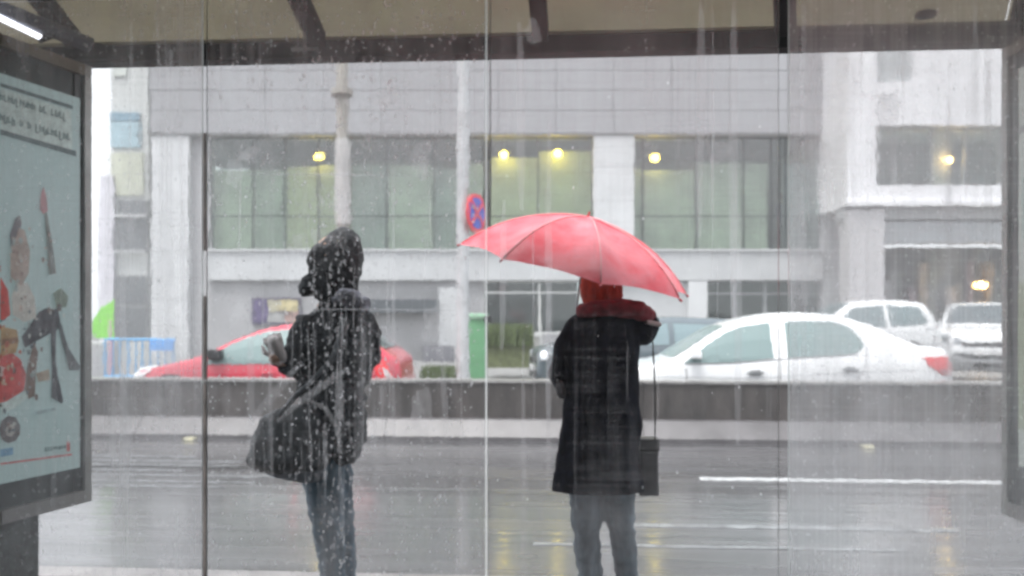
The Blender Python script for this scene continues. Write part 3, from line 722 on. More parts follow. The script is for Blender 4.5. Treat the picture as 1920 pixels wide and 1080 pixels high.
blob('trousers', [[(A(614, 850, -.02), (.090, .10, .07)), (A(609, 890, -.02), (.088, .10, .08)), (A(622, 1000, -.04), (.063, .07, .08)), (A(631, 1080, -.04), (.054, .06, .07)), (A(638, 1185, -.03), (.048, .055, .03))],
     [(A(618, 850, .04), (.082, .09, .07)), (A(620, 890, .07), (.078, .09, .08)), (A(629, 1000, .10), (.060, .07, .08)), (A(636, 1080, .11), (.050, .06, .07)), (A(643, 1185, .12), (.045, .055, .03))]],
     jean1, p1, vox=.011, disp=.009, dscale=11, dstretch=(1, 1, 2.2))
for dx, dy in ((0, -.03), (10, .12)):
    blob('boot', [[(A(640 + dx, 1165, dy), (.055, .055, .05)), (A(640 + dx, 1205, dy), (.05, .05, .045)), (A(610 + dx, 1214, dy), (.05, .045, .035)), (A(585 + dx, 1219, dy), (.035, .042, .026))]], coat1, p1, vox=.01)
blob('jacket', [[(A(635, 575), (.085, .08, .03)), (A(632, 602), (.140, .10, .06)), (A(626, 655), (.150, .115, .08)), (A(613, 705), (.145, .115, .08)), (A(628, 760), (.130, .12, .08)), (A(640, 815), (.112, .12, .07)), (A(628, 852), (.10, .115, .05))],
     [(A(685, 608, .02), .055), (A(697, 640, .02), (.045, .05, .05)), (A(688, 690, .02), .045), (A(660, 715, .10), .04)],
     [(A(580, 606, -.05), .052), (A(565, 655, -.08), .05), (A(558, 685, -.1), .045), (A(545, 672, -.14), .036)]],
     coat1, p1, vox=.011, disp=.020, dscale=10, dstretch=(1, 1, 1.8), smooth=5)
blob('hood', [[(A(640, 470), (.090, .10, .097)), (A(633, 500), (.100, .11, .10)), (A(634, 535), (.082, .09, .07)), (A(636, 572), (.075, .08, .04))],
     [(A(606, 480, -.02), (.045, .07, .06)), (A(600, 510, -.02), (.04, .06, .05))]], mat('wet_black_hood', (.007, .008, .011), .5, spec=.35, noise_s=40, noise_a=.6, bump=.5, bump_s=50), p1, vox=.009, disp=.014, dscale=14)
blob('scarf_knot', [[(A(606, 520, -.06), (.045, .055, .045)), (A(588, 536, -.06), (.036, .045, .040)), (A(581, 543, -.06), (.034, .04, .036))], [(A(606, 520, -.06), (.045, .055, .045)), (A(618, 550, -.05), (.05, .06, .04))]], coat1, p1, vox=.008, disp=.010, dscale=22)
blob('scarf', [[(A(650, 563, -.08), (.05, .05, .025)), (A(682, 568, -.07), (.045, .05, .03))], [(A(660, 553, -.09), (.05, .045, .025)), (A(688, 580, -.09), (.03, .03, .022))]], mat('grey_scarf', (.20, .21, .25), .8, noise_s=40, noise_a=.4, bump=.4), p1, vox=.008, disp=.008, dscale=30)
hand(A(548, 668, -.15), (-.35, -.1, .8), (0, -.8, .2), p1, .9, .8, mat('pale_glove', (.78, .74, .74), .7))
bag1 = root('shoulder_bag', A(560, 870, -.12), 'big slouchy black shoulder bag hanging at the hip of the hooded person', 'bag')
bagm = mat('black_leather_bag', (.006, .010, .014), .45, spec=.4, noise_s=12, noise_a=.6, bump=.4, bump_s=25)
blob('bag_body', [[(A(516, 848, -.14), (.075, .07, .055)), (A(570, 845, -.14), (.10, .08, .07)), (A(612, 842, -.12), (.06, .07, .065))],
     [(A(516, 848, -.14), (.072, .06, .06)), (A(541, 790, -.14), (.090, .06, .062)), (A(570, 768, -.13), (.065, .045, .045)), (A(592, 772, -.13), (.055, .045, .05)), (A(616, 835, -.12), (.055, .06, .06))],
     [(A(560, 800, -.14), (.09, .07, .08)), (A(590, 830, -.14), (.09, .07, .07))]],
     bagm, bag1, vox=.011, disp=.014, dscale=10, cut=A(0, 874).z)
blob('bag_base', [[(A(548, 868, -.12), (.085, .05, .035)), (A(590, 878, -.10), (.085, .05, .045))]], mat('grey_blue_cloth', (.13, .16, .19), .8, noise_s=20, noise_a=.3), bag1, vox=.01, disp=.006)
strap = mat('bag_strap', (.06, .07, .08), .5)
obj('strap', pathtube([A(548, 770, -.18), A(575, 738, -.2), A(610, 705, -.2), A(640, 670, -.17), A(655, 620, -.14), A(655, 590, -.1)], .010), strap, bag1, world=True, smooth=True)
obj('strap', pathtube([A(600, 770, -.18), A(612, 738, -.18), A(626, 700, -.18), A(648, 650, -.16), A(664, 600, -.1)], .009), strap, bag1, world=True, smooth=True)

# -- person under the umbrella, right
Y2 = 3.49
def D(px, py, dy=0): return P(px, py, Y2) + Vector((0, dy, 0))
p2 = root('person', (D(1140, 1160).x, Y2, .1), 'person in long black coat and orange red hat under the umbrella', 'person')
coat2 = mat('black_wool_coat', (.004, .005, .011), .9, noise_s=30, noise_a=.5, bump=.3, bump_s=80, spec=.12)
jean2 = mat('dark_grey_jeans', (.11, .15, .18), .8, noise_s=25, noise_a=.5, stretch=(1, 1, .3), bump=.2)
blob('body', [[(D(1127, 540), (.072, .088, .09)), (D(1127, 560), (.06, .07, .06)), (D(1128, 590), (.05, .05, .04))],
     [(D(1128, 590), .05), (D(1130, 620), (.13, .08, .05)), (D(1126, 740), (.11, .08, .08)), (D(1124, 870), (.13, .09, .08))],
     [(D(1105, 880), .06), (D(1100, 1000), .036), (D(1110, 1140, .02), .032), (D(1108, 1155, .10), .032)],
     [(D(1153, 880), .06), (D(1168, 1000), .036), (D(1174, 1140, .02), .032), (D(1178, 1155, .10), .032)],
     [(D(1190, 610), .04), (D(1212, 612, .04), .03), (D(1150, 600, .27), .032)],
     [(D(1083, 612), .04), (D(1048, 697, -.02), .024), (D(1080, 746, .07), .026)],
     [(D(1127, 542, .09), (.014, .02, .016))]], skin, p2, vox=.012, smooth=4)
blob('trousers', [[(D(1110, 870), (.09, .09, .06)), (D(1099, 925), (.080, .09, .06)), (D(1100, 1000), (.060, .07, .08)), (D(1107, 1080), (.056, .062, .06)), (D(1110, 1150, .02), (.050, .06, .03))],
     [(D(1150, 870), (.09, .09, .06)), (D(1158, 925), (.074, .09, .06)), (D(1168, 1000), (.058, .07, .08)), (D(1174, 1080), (.050, .06, .06)), (D(1174, 1150, .02), (.048, .06, .03))]],
     jean2, p2, vox=.011, disp=.010, dscale=11, dstretch=(1, 1, 2.2))
for x in (1110, 1174):
    blob('boot', [[(D(x, 1135, .01), (.052, .055, .05)), (D(x, 1152, .03), (.05, .055, .035)), (D(x, 1155, .12), (.042, .05, .026))]], coat2, p2, vox=.01)
blob('coat', [[(D(1132, 582), (.09, .08, .03)), (D(1130, 605), (.140, .10, .05)), (D(1130, 650), (.172, .12, .07)), (D(1128, 740), (.166, .125, .09)), (D(1124, 830), (.176, .135, .09)), (D(1121, 930), (.205, .155, .07))],
     [(D(1183, 603, .0), .06), (D(1216, 608, .02), (.066, .06, .058)), (D(1208, 622, .04), (.06, .06, .06)), (D(1180, 600, .18), .05), (D(1150, 600, .26), .042)],
     [(D(1083, 610, .0), .055), (D(1060, 652, -.01), .052), (D(1047, 697, -.02), .044), (D(1062, 730, .02), .042), (D(1082, 748, .08), .038)]],
     coat2, p2, vox=.011, disp=.018, dscale=8, dstretch=(1, 1, .6), cut=D(0, 916).z)
blob('hood', [[(D(1098, 582, -.04), (.05, .06, .032)), (D(1140, 577, -.07), (.075, .06, .042)), (D(1182, 580, -.05), (.06, .06, .042)), (D(1212, 592, -.01), (.045, .05, .036))]],
     mat('red_tinted_hood', (.17, .012, .022), .8, noise_s=25, noise_a=.5, bump=.3), p2, vox=.009, disp=.01, dscale=18)  # hood; light reddened by the umbrella is painted into its maroon
blob('hat', [[(D(1127, 533), (.094, .10, .09)), (D(1128, 554), (.094, .10, .075))]], mat('orange_red_wool', (.42, .05, .02), .9, noise_s=30, noise_a=.4, bump=.5, bump_s=90, stretch=(1, 1, .4)), p2, vox=.008, disp=.004, dscale=40)
hand(D(1150, 600, .27), (-.9, .1, .35), (0, 1, 0), p2, .95, .9)
obj('sleeve_pale_strip', bar(D(1208, 603, -.052), D(1236, 609, -.03), .010), mat('pale_strip', (.55, .50, .48), .6), p2, world=True)  # pale bar along the raised sleeve near the elbow
hb = root('handbag', D(1216, 920, -.03), 'slim black rectangular handbag hanging by a thin strap beside the long coat', 'handbag')
x0, x1, z0, z1 = D(1197, 0).x, D(1233, 0).x, D(0, 927).z, D(0, 822).z
bm = box((x0, Y2 - .04, z0), (x1, Y2 + .04, z1), .012); obj('bag_body', bm, mat('handbag_black', (.008, .008, .010), .5, noise_s=15, noise_a=.4), hb, world=True)
bm = box((x0 - .002, Y2 - .044, z1 - .05), (x1 + .002, Y2 + .044, z1 + .004), .008); obj('bag_flap', bm, mat('handbag_flap', (.012, .012, .014), .35), hb, world=True)
obj('strap', pathtube([D(1224, 822, -.05), D(1224, 760, -.055), D(1222, 690, -.06), D(1219, 640, -.06), D(1213, 628, -.02)], .0035), black_t, hb, world=True)
# wrist loop bag on the left arm
lb2 = root('looped_umbrella_cover', D(1050, 735, -.05), 'small dark looped pouch hanging from the left forearm of the person in the long coat', 'pouch')
pts = [D(1049 + 12 * math.cos(t), 697 + 34 * math.sin(t), -.055) for t in [i * math.pi / 8 for i in range(17)]]
obj('loop', pathtube(pts, .006), coat2, lb2, world=True, smooth=True)
blob('pouch_body', [[(D(1048, 722, -.055), (.022, .02, .03)), (D(1052, 738, -.05), (.02, .02, .02))]], mat('pouch_grey', (.05, .05, .055), .7), lb2, vox=.006)

# -- umbrella
um = root('umbrella', D(1079, 506), 'open red umbrella leaning back over the person in the long black coat', 'umbrella')
def umb_mat():
    m = bpy.data.materials.new('red_umbrella_cloth'); m.use_nodes = True; n = m.node_tree; b = n.nodes['Principled BSDF']; L = n.links
    b.inputs['Roughness'].default_value = .30; b.inputs['Coat Weight'].default_value = .25; b.inputs['Coat Roughness'].default_value = .3; b.inputs['Specular IOR Level'].default_value = .3
    tc = n.nodes.new('ShaderNodeTexCoord'); nz = n.nodes.new('ShaderNodeTexNoise'); nz.inputs['Scale'].default_value = 9; nz.inputs['Detail'].default_value = 4; L.new(tc.outputs['Object'], nz.inputs['Vector'])
    mx = n.nodes.new('ShaderNodeMix'); mx.data_type = 'RGBA'; mx.inputs[6].default_value = (.96, .10, .14, 1); mx.inputs[7].default_value = (.97, .24, .29, 1)
    mr = n.nodes.new('ShaderNodeMapRange'); mr.inputs[1].default_value = .35; mr.inputs[2].default_value = .65; L.new(nz.outputs[0], mr.inputs[0]); L.new(mr.outputs[0], mx.inputs[0])
    L.new(mx.outputs[2], b.inputs['Base Color'])
    bp = n.nodes.new('ShaderNodeBump'); bp.inputs['Strength'].default_value = .3; bp.inputs['Distance'].default_value = .03
    L.new(nz.outputs[0], bp.inputs['Height']); L.new(bp.outputs[0], b.inputs['Normal'])
    t = n.nodes.new('ShaderNodeBsdfTranslucent'); L.new(mx.outputs[2], t.inputs[0])
    ms = n.nodes.new('ShaderNodeMixShader'); ms.inputs[0].default_value = .15
    L.new(b.outputs[0], ms.inputs[1]); L.new(t.outputs[0], ms.inputs[2]); L.new(ms.outputs[0], n.nodes['Material Output'].inputs[0]); return m
um_m = umb_mat(); um_h, um_R = .235, .515
US = Matrix.Rotation(R(6), 4, 'Y') @ Matrix.Rotation(R(14), 4, 'X')
UM = Matrix.Rotation(R(13), 4, 'Y') @ Matrix.Rotation(R(8), 4, 'X') @ Matrix.Rotation(R(0), 4, 'Z')
def dome(r): return um_h * (1 - .72 * r**1.7 - .28 * r**4)
NR = 8; PH0 = R(8)
for k in range(NR):
    bm = bmesh.new(); g_ = []
    for i in range(13):
        rr = max(.012, i / 12); row = []
        for j in range(9):
            t = j / 8; ph = PH0 + (k + t) * 2 * math.pi / NR; sg = math.sin(math.pi * t)
            rad = um_R * rr * (1 - (.075 + .05 * rr) * sg); z = dome(rr) - .020 * sg * math.sin(math.pi * min(1, rr * .9)) + .018 * sg * rr**3
            wob = .004 * noise.noise(Vector((k * 3 + t * 4, rr * 5, 1)))
            row.append(bm.verts.new((rad * math.cos(ph), rad * math.sin(ph), z + wob)))
        g_.append(row)
    for a, b in zip(g_, g_[1:]):
        for j in range(8): bm.faces.new((a[j], a[j + 1], b[j + 1], b[j]))
    bm.transform(UM); o = obj('canopy_panel', bm, um_m, um, smooth=True)
    ph = PH0 + k * 2 * math.pi / NR
    bm = pathtube([(um_R * r_ * math.cos(ph), um_R * r_ * math.sin(ph), dome(r_) - .005) for r_ in [.02 + .98 * i / 10 for i in range(11)]], .0025, n=6); bm.transform(UM)
    obj('rib', bm, mat('umbrella_steel', (.35, .35, .37), .35, metal=.8), um)
    bm = pathtube([(um_R * r_ * math.cos(ph), um_R * r_ * math.sin(ph), dome(r_) + .0015) for r_ in [.03 + .96 * i / 10 for i in range(11)]], .0032, n=6); bm.transform(UM)
    obj('seam', bm, mat('seam_painted_sheen', (.95, .42, .45), .4), um, smooth=True)  # seam along the rib, its pale colour painting the wet highlight
    bm = bar((um_R * math.cos(ph), um_R * math.sin(ph), -.002), (um_R * 1.02 * math.cos(ph), um_R * 1.02 * math.sin(ph), -.008), .005, n=8); bm.transform(UM)
    obj('rib_tip', bm, mat('red_plastic', (.6, .05, .06), .3), um)
    bm = bar((.012 * math.cos(ph), .012 * math.sin(ph), um_h - .22), (um_R * .5 * math.cos(ph), um_R * .5 * math.sin(ph), dome(.5) - .01), .002, n=5); bm.transform(UM)
    obj('stretcher', bm, mat('umbrella_steel'), um)
ap = UM @ Vector((0, 0, um_h)) - US @ Vector((0, 0, um_h)); US = Matrix.Translation(ap) @ US
bm = bar((0, 0, um_h - .005), (0, 0, -.42), .005); bm.transform(US); obj('shaft', bm, mat('umbrella_steel'), um)
bm = bar((0, 0, um_h - .01), (0, 0, um_h + .022), .008, n=12, r2=.004); bm.transform(UM); obj('ferrule', bm, mat('red_plastic'), um)
bm = pathtube([(0, 0, -.40), (0, 0, -.50), (.01, 0, -.53), (.035, 0, -.545), (.06, 0, -.53), (.065, 0, -.51)], .011); bm.transform(US); obj('handle', bm, black_t, um, smooth=True)

# -- mannequin-like figure indoors seen through the gap
p3 = root('person', P(1468, 470, YB + 1.2), 'small figure in a mauve top standing inside the first floor window', 'person')
def E(px, py, dy=0): return P(px, py, YB + 1.2) + Vector((0, dy, 0))
blob('body', [[(E(1468, 366), (.10, .11, .13)), (E(1468, 378), .06)], [(E(1468, 382), (.18, .1, .06)), (E(1468, 425), (.15, .1, .1))], [(E(1464, 425), .1), (E(1463, 468), .07)], [(E(1472, 425), .1), (E(1473, 468), .07)], [(E(1459, 386), .06), (E(1457, 420, -.08), .05)], [(E(1477, 386), .06), (E(1480, 420, -.08), .05)]], skin, p3, vox=.03)
blob('sweater', [[(E(1468, 384), (.20, .12, .07)), (E(1468, 424), (.18, .12, .06))], [(E(1459, 386), .08), (E(1457, 414, -.08), .07)], [(E(1477, 386), .08), (E(1480, 414, -.08), .07)]], mat('mauve_sweater', (.24, .20, .27), .8), p3, vox=.03)
blob('trousers', [[(E(1464, 425), .12), (E(1463, 466), .08)], [(E(1472, 425), .12), (E(1473, 466), .08)]], mat('dark_trousers', (.03, .03, .035), .8), p3, vox=.03)

# ------------------------------------------------------------------ bus shelter
bs = root('bus_shelter', (0, 0, .1), 'glass bus shelter streaked with rain, dark roof beam and brown translucent roof', 'bus shelter', rotz=YAW)
MZ = Matrix.Translation((0, 0, -.1))
def sh(name, bm, m, par=bs, **k):
    bm.transform(MZ); return obj(name, bm, m, par, **k)
blk = mat('black_steel', (.004, .004, .005), .8, spec=.2, noise_s=8, noise_a=.5)
VB_ = 2.85
sh('front_beam', box((-2.6, VB_, 2.352), (2.6, VB_ + .07, 2.412)), blk)
sh('beam_trim', box((-2.6, VB_ - .012, 2.4125), (2.6, VB_ + .08, 2.422)), mat('brass_trim', (.22, .19, .12), .5))
sh('rear_beam', box((-2.6, 1.94, 2.50), (2.6, 2.0, 2.556)), blk)
roofm = bpy.data.materials.new('brown_polycarbonate'); roofm.use_nodes = True
n = roofm.node_tree; b = n.nodes['Principled BSDF']; b.inputs['Base Color'].default_value = (.12, .105, .07, 1); b.inputs['Roughness'].default_value = .35
tr = n.nodes.new('ShaderNodeBsdfTranslucent'); tcn = n.nodes.new('ShaderNodeTexCoord'); nz = n.nodes.new('ShaderNodeTexNoise'); nz.inputs['Scale'].default_value = 5
mx = n.nodes.new('ShaderNodeMix'); mx.data_type = 'RGBA'; mx.inputs[6].default_value = (.15, .13, .085, 1); mx.inputs[7].default_value = (.27, .245, .175, 1)
n.links.new(tcn.outputs['Object'], nz.inputs['Vector']); n.links.new(nz.outputs[0], mx.inputs[0]); n.links.new(mx.outputs[2], tr.inputs[0])
ms = n.nodes.new('ShaderNodeMixShader'); ms.inputs[0].default_value = .6; n.links.new(b.outputs[0], ms.inputs[1]); n.links.new(tr.outputs[0], ms.inputs[2]); n.links.new(ms.outputs[0], n.nodes['Material Output'].inputs[0])
ribs_ = []
for xf, x0 in ((150, 96), (598, 566), (1014, 1008), (1471, 1468), (1905, 1925)):
    a = G(xf, 78, VB_); b = G(x0, 0, 2.60); dd = (b - a) / (VB_ - 2.60); ribs_.append((a.x, dd.x))
ribs_ = [(ribs_[0][0] - .9, ribs_[0][1])] + ribs_ + [(ribs_[-1][0] + .9, ribs_[-1][1])]
RISE = .15; LR = VB_ - 2.02
for x, k in ribs_:
    q_ = .036 if abs(x - ribs_[4][0]) < .01 else .028
    sh('roof_rib', prism([Vector((x - q_, VB_ - .013, 2.437)), Vector((x + q_, VB_ - .013, 2.437)), Vector((x + q_, VB_ - .013, 2.385)), Vector((x - q_, VB_ - .013, 2.385))], (k * LR, -LR, RISE * LR)), blk)
for (a, ka), (b, kb) in zip(ribs_, ribs_[1:]):
    bm = bmesh.new(); L2 = VB_ + .08 - 1.95
    v = [bm.verts.new(p) for p in ((a + .002, VB_ + .08, 2.426), (b - .002, VB_ + .08, 2.426), (b - .002 + kb * L2, 1.95, 2.426 + RISE * L2), (a + .002 + ka * L2, 1.95, 2.426 + RISE * L2))]
    f = bm.faces.new(v); bmesh.ops.solidify(bm, geom=[f], thickness=.006)
    sh('roof_panel', bm, roofm)
# corner brackets
for px0, px1, py in ((128, 245, 40), (1882, 1960, 30)):
    a = G(px0, 90, VB_ - .03); b = G(px1, 90, VB_ - .03)
    sh('corner_bracket', prism([Vector((a.x, VB_ - .04, 2.353)), Vector((b.x, VB_ - .04, 2.353)), Vector((b.x, VB_ - .04, 2.375)), Vector((a.x + (.12 if px0 < 900 else .0), VB_ - .04, 2.41)), Vector((a.x, VB_ - .04, 2.41))], (0, .035, 0)), blk)
a = G(1735, 22, 2.72); bm = bmesh.new(); ellip(bm, Vector((a.x, 2.72, 2.405)), (.035, .035, .015)); sh('roof_fixing', bm, blk)
a = G(572, 76, 2.84); bm = box((a.x - .05, 2.835, 2.375), (a.x + .05, 2.849, 2.385)); sh('beam_bolt_plate', bm, mat('light_bolt', (.3, .3, .3), .4))

# wet film on the panes
def film_mat(name, mid, top, low, speck, seed, amp=1.0, wet=1.0):
    m = bpy.data.materials.new(name); m.use_nodes = True; n = m.node_tree; n.nodes.clear(); L = n.links
    out = n.nodes.new('ShaderNodeOutputMaterial'); tc = n.nodes.new('ShaderNodeTexCoord')
    def nz(sc_, scale=1, det=4, off=0):
        mp = n.nodes.new('ShaderNodeMapping'); mp.inputs['Scale'].default_value = sc_; mp.inputs['Location'].default_value = (seed * 3.7 + off, 0, seed)
        L.new(tc.outputs['Object'], mp.inputs[0]); t = n.nodes.new('ShaderNodeTexNoise'); t.inputs['Scale'].default_value = scale; t.inputs['Detail'].default_value = det
        L.new(mp.outputs[0], t.inputs['Vector']); return t.outputs[0]
    def rng(src, a, b, c, d):
        r = n.nodes.new('ShaderNodeMapRange'); r.inputs[1].default_value = a; r.inputs[2].default_value = b; r.inputs[3].default_value = c; r.inputs[4].default_value = d
        L.new(src, r.inputs[0]); return r.outputs[0]
    def op(k, a, b):
        t = n.nodes.new('ShaderNodeMath'); t.operation = k
        for i, x in enumerate((a, b)):
            if isinstance(x, (int, float)): t.inputs[i].default_value = x
            else: L.new(x, t.inputs[i])
        return t.outputs[0]
    sep = n.nodes.new('ShaderNodeSeparateXYZ'); L.new(tc.outputs['Object'], sep.inputs[0]); z = sep.outputs[2]
    wob = nz((6, 1, 1), 1, 2); zz = op('ADD', z, op('MULTIPLY', wob, .25)); zz = op('SUBTRACT', zz, .125)
    base = op('ADD', rng(zz, 1.45, 1.85, 0, top - mid), mid)
    base = op('ADD', base, rng(zz, .55 + .18, .55 + .26, low - mid, 0))
    st1 = rng(nz((38, 1, .9)), .45, .75, 0, .11 * amp); st2 = rng(nz((150, 1, 1.6), off=5), .42, .78, 0, .09 * amp)
    bl = rng(nz((3.5, 1, 2.2), off=9), .38, .68, -.06 * amp, .14 * amp)
    sp = rng(nz((95, 1, 60), 1, 2, off=2), .64, .72, 0, speck)
    hz = rng(nz((3, 1, 120), 1, 2, off=4), .5, .7, 0, .05)
    f = op('ADD', base, st1); f = op('ADD', f, st2); f = op('ADD', f, bl); f = op('ADD', f, sp); f = op('ADD', f, hz)
    f = op('MINIMUM', op('MAXIMUM', f, 0.0), .85)
    t = n.nodes.new('ShaderNodeBsdfRefraction'); t.inputs['IOR'].default_value = 1.33; t.inputs['Roughness'].default_value = .0; t.inputs[0].default_value = (.99, .995, .995, 1)
    bp = n.nodes.new('ShaderNodeBump'); bp.inputs['Strength'].default_value = 1; bp.inputs['Distance'].default_value = .00016 * wet
    hh = op('ADD', nz((30, 1, 9), 1, 3, off=11), op('MULTIPLY', nz((90, 1, 45), 1, 2, off=12), .45)); hh = op('ADD', hh, op('MULTIPLY', nz((9, 1, 2.5), 1, 2, off=13), 1.3))
    L.new(hh, bp.inputs['Height']); L.new(bp.outputs[0], t.inputs['Normal'])
    d = n.nodes.new('ShaderNodeBsdfTranslucent'); d.inputs[0].default_value = (.86, .88, .90, 1)
    mx = n.nodes.new('ShaderNodeMixShader'); L.new(f, mx.inputs[0]); L.new(t.outputs[0], mx.inputs[1]); L.new(d.outputs[0], mx.inputs[2])
    L.new(mx.outputs[0], out.inputs[0]); return m
edge_m = mat('glass_edge', (.55, .60, .60), .3)
clear = bpy.data.materials.new('clear_glass'); clear.use_nodes = True; n = clear.node_tree; n.nodes.clear()
o_ = n.nodes.new('ShaderNodeOutputMaterial'); t_ = n.nodes.new('ShaderNodeBsdfRefraction'); t_.inputs['IOR'].default_value = 1.33; t_.inputs['Roughness'].default_value = 0
n.links.new(t_.outputs[0], o_.inputs[0])
VG = 2.40
panes = [(-150, 380, film_mat('wet_film_left', .10, .10, .14, .25, 1, 1.1, 1.0)), (388.5, 909, film_mat('wet_film_speckled', -.09, .10, .0, .7, 2, 1.1, 1.5)),
         (915, 1459.5, film_mat('wet_film_clear', -.09, .15, .02, .06, 3, .6, .8)), (1478.5, 2020, film_mat('wet_film_misty', .22, .30, .18, .25, 4, 1.2, 1.4))]
pane_objs = []
for x0, x1, fm in panes:
    a, b = G(x0, 600, VG).x, G(x1, 600, VG).x
    me = bpy.data.meshes.new('glass_pane'); bm = box((a, VG - .005, .15), (b, VG + .005, 2.398)); bm.transform(MZ)
    bmesh.ops.recalc_face_normals(bm, faces=bm.faces)
    for f in bm.faces: f.material_index = 1 if f.normal.y > .5 else (0 if f.normal.y < -.5 else 2)
    bm.to_mesh(me); bm.free()
    pane_objs.append(link('glass_pane', me, [clear, fm, edge_m], bs))
# rubber/metal clips and pale edge strips between the panes
for x, wd, m_ in ((911.9, .0016, mat('edge_seal', (.75, .77, .77), .4)), (919.5, .0012, mat('dark_seal', (.05, .05, .05), .6))):
    c_ = G(x, 600, VG).x
    sh('seal_strip', box((c_ - wd, VG - .004, .15 if x != 919.5 else 1.68), (c_ + wd, VG + .004, 2.398 if x > 385 or x < 380 else 2.398)), m_)
for y0, y1, wd in ((250, 470, .0032), (555, 712, .003), (720, 1400, .0038)):
    c_ = G(384.2, 600, VG).x
    sh('brown_seal', box((c_ - wd, VG - .004, max(.16, G(384, y1, VG).z)), (c_ + wd, VG + .004, G(384, y0, VG).z)), mat('brown_rubber', (.10, .085, .078), .7, noise_s=30, noise_a=.5, stretch=(1, 1, .5)))
# streaks, drops and smears
water_and_reflection_m = bpy.data.materials.new('rain_water_and_reflection'); water_and_reflection_m.use_nodes = True; n = water_and_reflection_m.node_tree; n.nodes.clear()
o_ = n.nodes.new('ShaderNodeOutputMaterial'); t_ = n.nodes.new('ShaderNodeBsdfTransparent'); d_ = n.nodes.new('ShaderNodeBsdfTranslucent'); d_.inputs[0].default_value = (.95, .96, .98, 1)
gl_ = n.nodes.new('ShaderNodeBsdfGlossy'); gl_.inputs['Roughness'].default_value = .1
m1 = n.nodes.new('ShaderNodeMixShader'); m1.inputs[0].default_value = .26; m2 = n.nodes.new('ShaderNodeMixShader'); m2.inputs[0].default_value = .06
n.links.new(t_.outputs[0], m1.inputs[1]); n.links.new(d_.outputs[0], m1.inputs[2]); n.links.new(m1.outputs[0], m2.inputs[1]); n.links.new(gl_.outputs[0], m2.inputs[2]); n.links.new(m2.outputs[0], o_.inputs[0])
random.seed(21)
def on_glass(px, py): p = G(px, py, VG + .0056); return p
bm = bmesh.new()
def drop(px, py, r, el=1.0):
    p = on_glass(px, py); c0 = bm.verts.new((p.x, p.y + r * .5, p.z)); ring = []
    for i in range(6):
        a = i * math.pi / 3 + .3; ring.append(bm.verts.new((p.x + math.cos(a) * r * random.uniform(.8, 1.2), p.y, p.z + math.sin(a) * r * el * random.uniform(.8, 1.2))))
    for i in range(6): bm.faces.new((c0, ring[i], ring[(i + 1) % 6]))
cl = [(620, 380, 30), (640, 400, 26), (600, 372, 22), (465, 275, 18), (480, 300, 30), (700, 265, 14)] * 2 + [(random.uniform(390, 905), random.uniform(90, 1070), random.uniform(15, 60)) for _ in range(38)]
for i in range(1250):
    a, b, c_ = random.choice(cl); x = random.gauss(a, c_ * .7)
    if 392 < x < 903: drop(x, random.gauss(b, c_), min(.006, .0006 + random.expovariate(1 / .0009)), random.uniform(.8, 2.4))
for i in range(500): # heavier beads round the hood and shoulders
    drop(random.gauss(640, 45), random.uniform(430, 1060), abs(random.gauss(.002, .001)) + .0007, random.uniform(.8, 2.6))
for i in range(260): drop(random.gauss(1535, 22), random.gauss(275, 22), abs(random.gauss(.0012, .0006)) + .0005, random.uniform(1, 4))
for i in range(700): drop(random.uniform(1480, 1880), random.uniform(80, 1070), abs(random.gauss(.001, .0006)) + .0005, random.uniform(1, 3))
for i in range(350): drop(random.uniform(170, 378), random.uniform(80, 1070), abs(random.gauss(.001, .0006)) + .0005, random.uniform(1, 3))
for i in range(160): drop(random.uniform(920, 1455), random.uniform(80, 1070), abs(random.gauss(.0009, .0005)) + .0005, random.uniform(1, 2))
bm.transform(MZ); o = obj('raindrops', bm, water_and_reflection_m, bs, smooth=True); o['kind'] = 'stuff'
bm = bmesh.new()
def streak(px, py, ln, wd, drift=0):
    n_ = 8; prev = None; x = px
    for i in range(n_ + 1):
        t = i / n_; p = on_glass(x, py + ln * t); hw_ = wd * (.35 + .65 * math.sin(math.pi * min(1, t * .9 + .05))) / 2
        cur = (bm.verts.new((p.x - hw_, p.y - .0003, p.z)), bm.verts.new((p.x + hw_, p.y - .0003, p.z)))
        if prev: bm.faces.new((prev[0], prev[1], cur[1], cur[0]))
        prev = cur; x += random.gauss(0, .5) + drift
for i in range(95):
    px = random.uniform(175, 1880)
    if 378 < px < 392 or 903 < px < 920 or 1456 < px < 1481 or (1050 < px < 1190 and random.random() < .7): continue
    streak(px, random.uniform(-20, 900), random.uniform(60, 420), random.uniform(.0006, .0024))
for i in range(70): streak(random.gauss(640, 60), random.uniform(430, 900), random.uniform(30, 200), random.uniform(.0012, .004), random.gauss(0, .4))
bm.transform(MZ); o = obj('water_streaks', bm, water_and_reflection_m, bs); o['kind'] = 'stuff'
thin_m = water_and_reflection_m.copy(); thin_m.name = 'dried_smear_and_pale_line'; thin_m.node_tree.nodes['Mix Shader'].inputs[0].default_value = .12
bm = bmesh.new(); random.seed(77)
for i in range(64):
    px = random.uniform(175, 1880)
    if 370 < px < 396 or 895 < px < 928 or 1445 < px < 1492 or 1040 < px < 1210 or 540 < px < 705: continue
    streak(px, random.uniform(-60, 700), random.uniform(150, 700), random.uniform(.006, .028), random.gauss(0, .5))
def splash(px, py, rr, el):
    p = on_glass(px, py); c0 = bm.verts.new(p); ring = []; ph = random.uniform(0, 6)
    for i in range(22):
        a = i * math.tau / 22; q_ = rr * (.65 + .5 * noise.noise(Vector((math.cos(a) * 1.6 + ph, math.sin(a) * 1.6, ph))) + .12 * random.random())
        ring.append(bm.verts.new((p.x + math.cos(a) * q_, p.y, p.z + math.sin(a) * q_ * el)))
    for i in range(22): bm.faces.new((c0, ring[i], ring[(i + 1) % 22]))
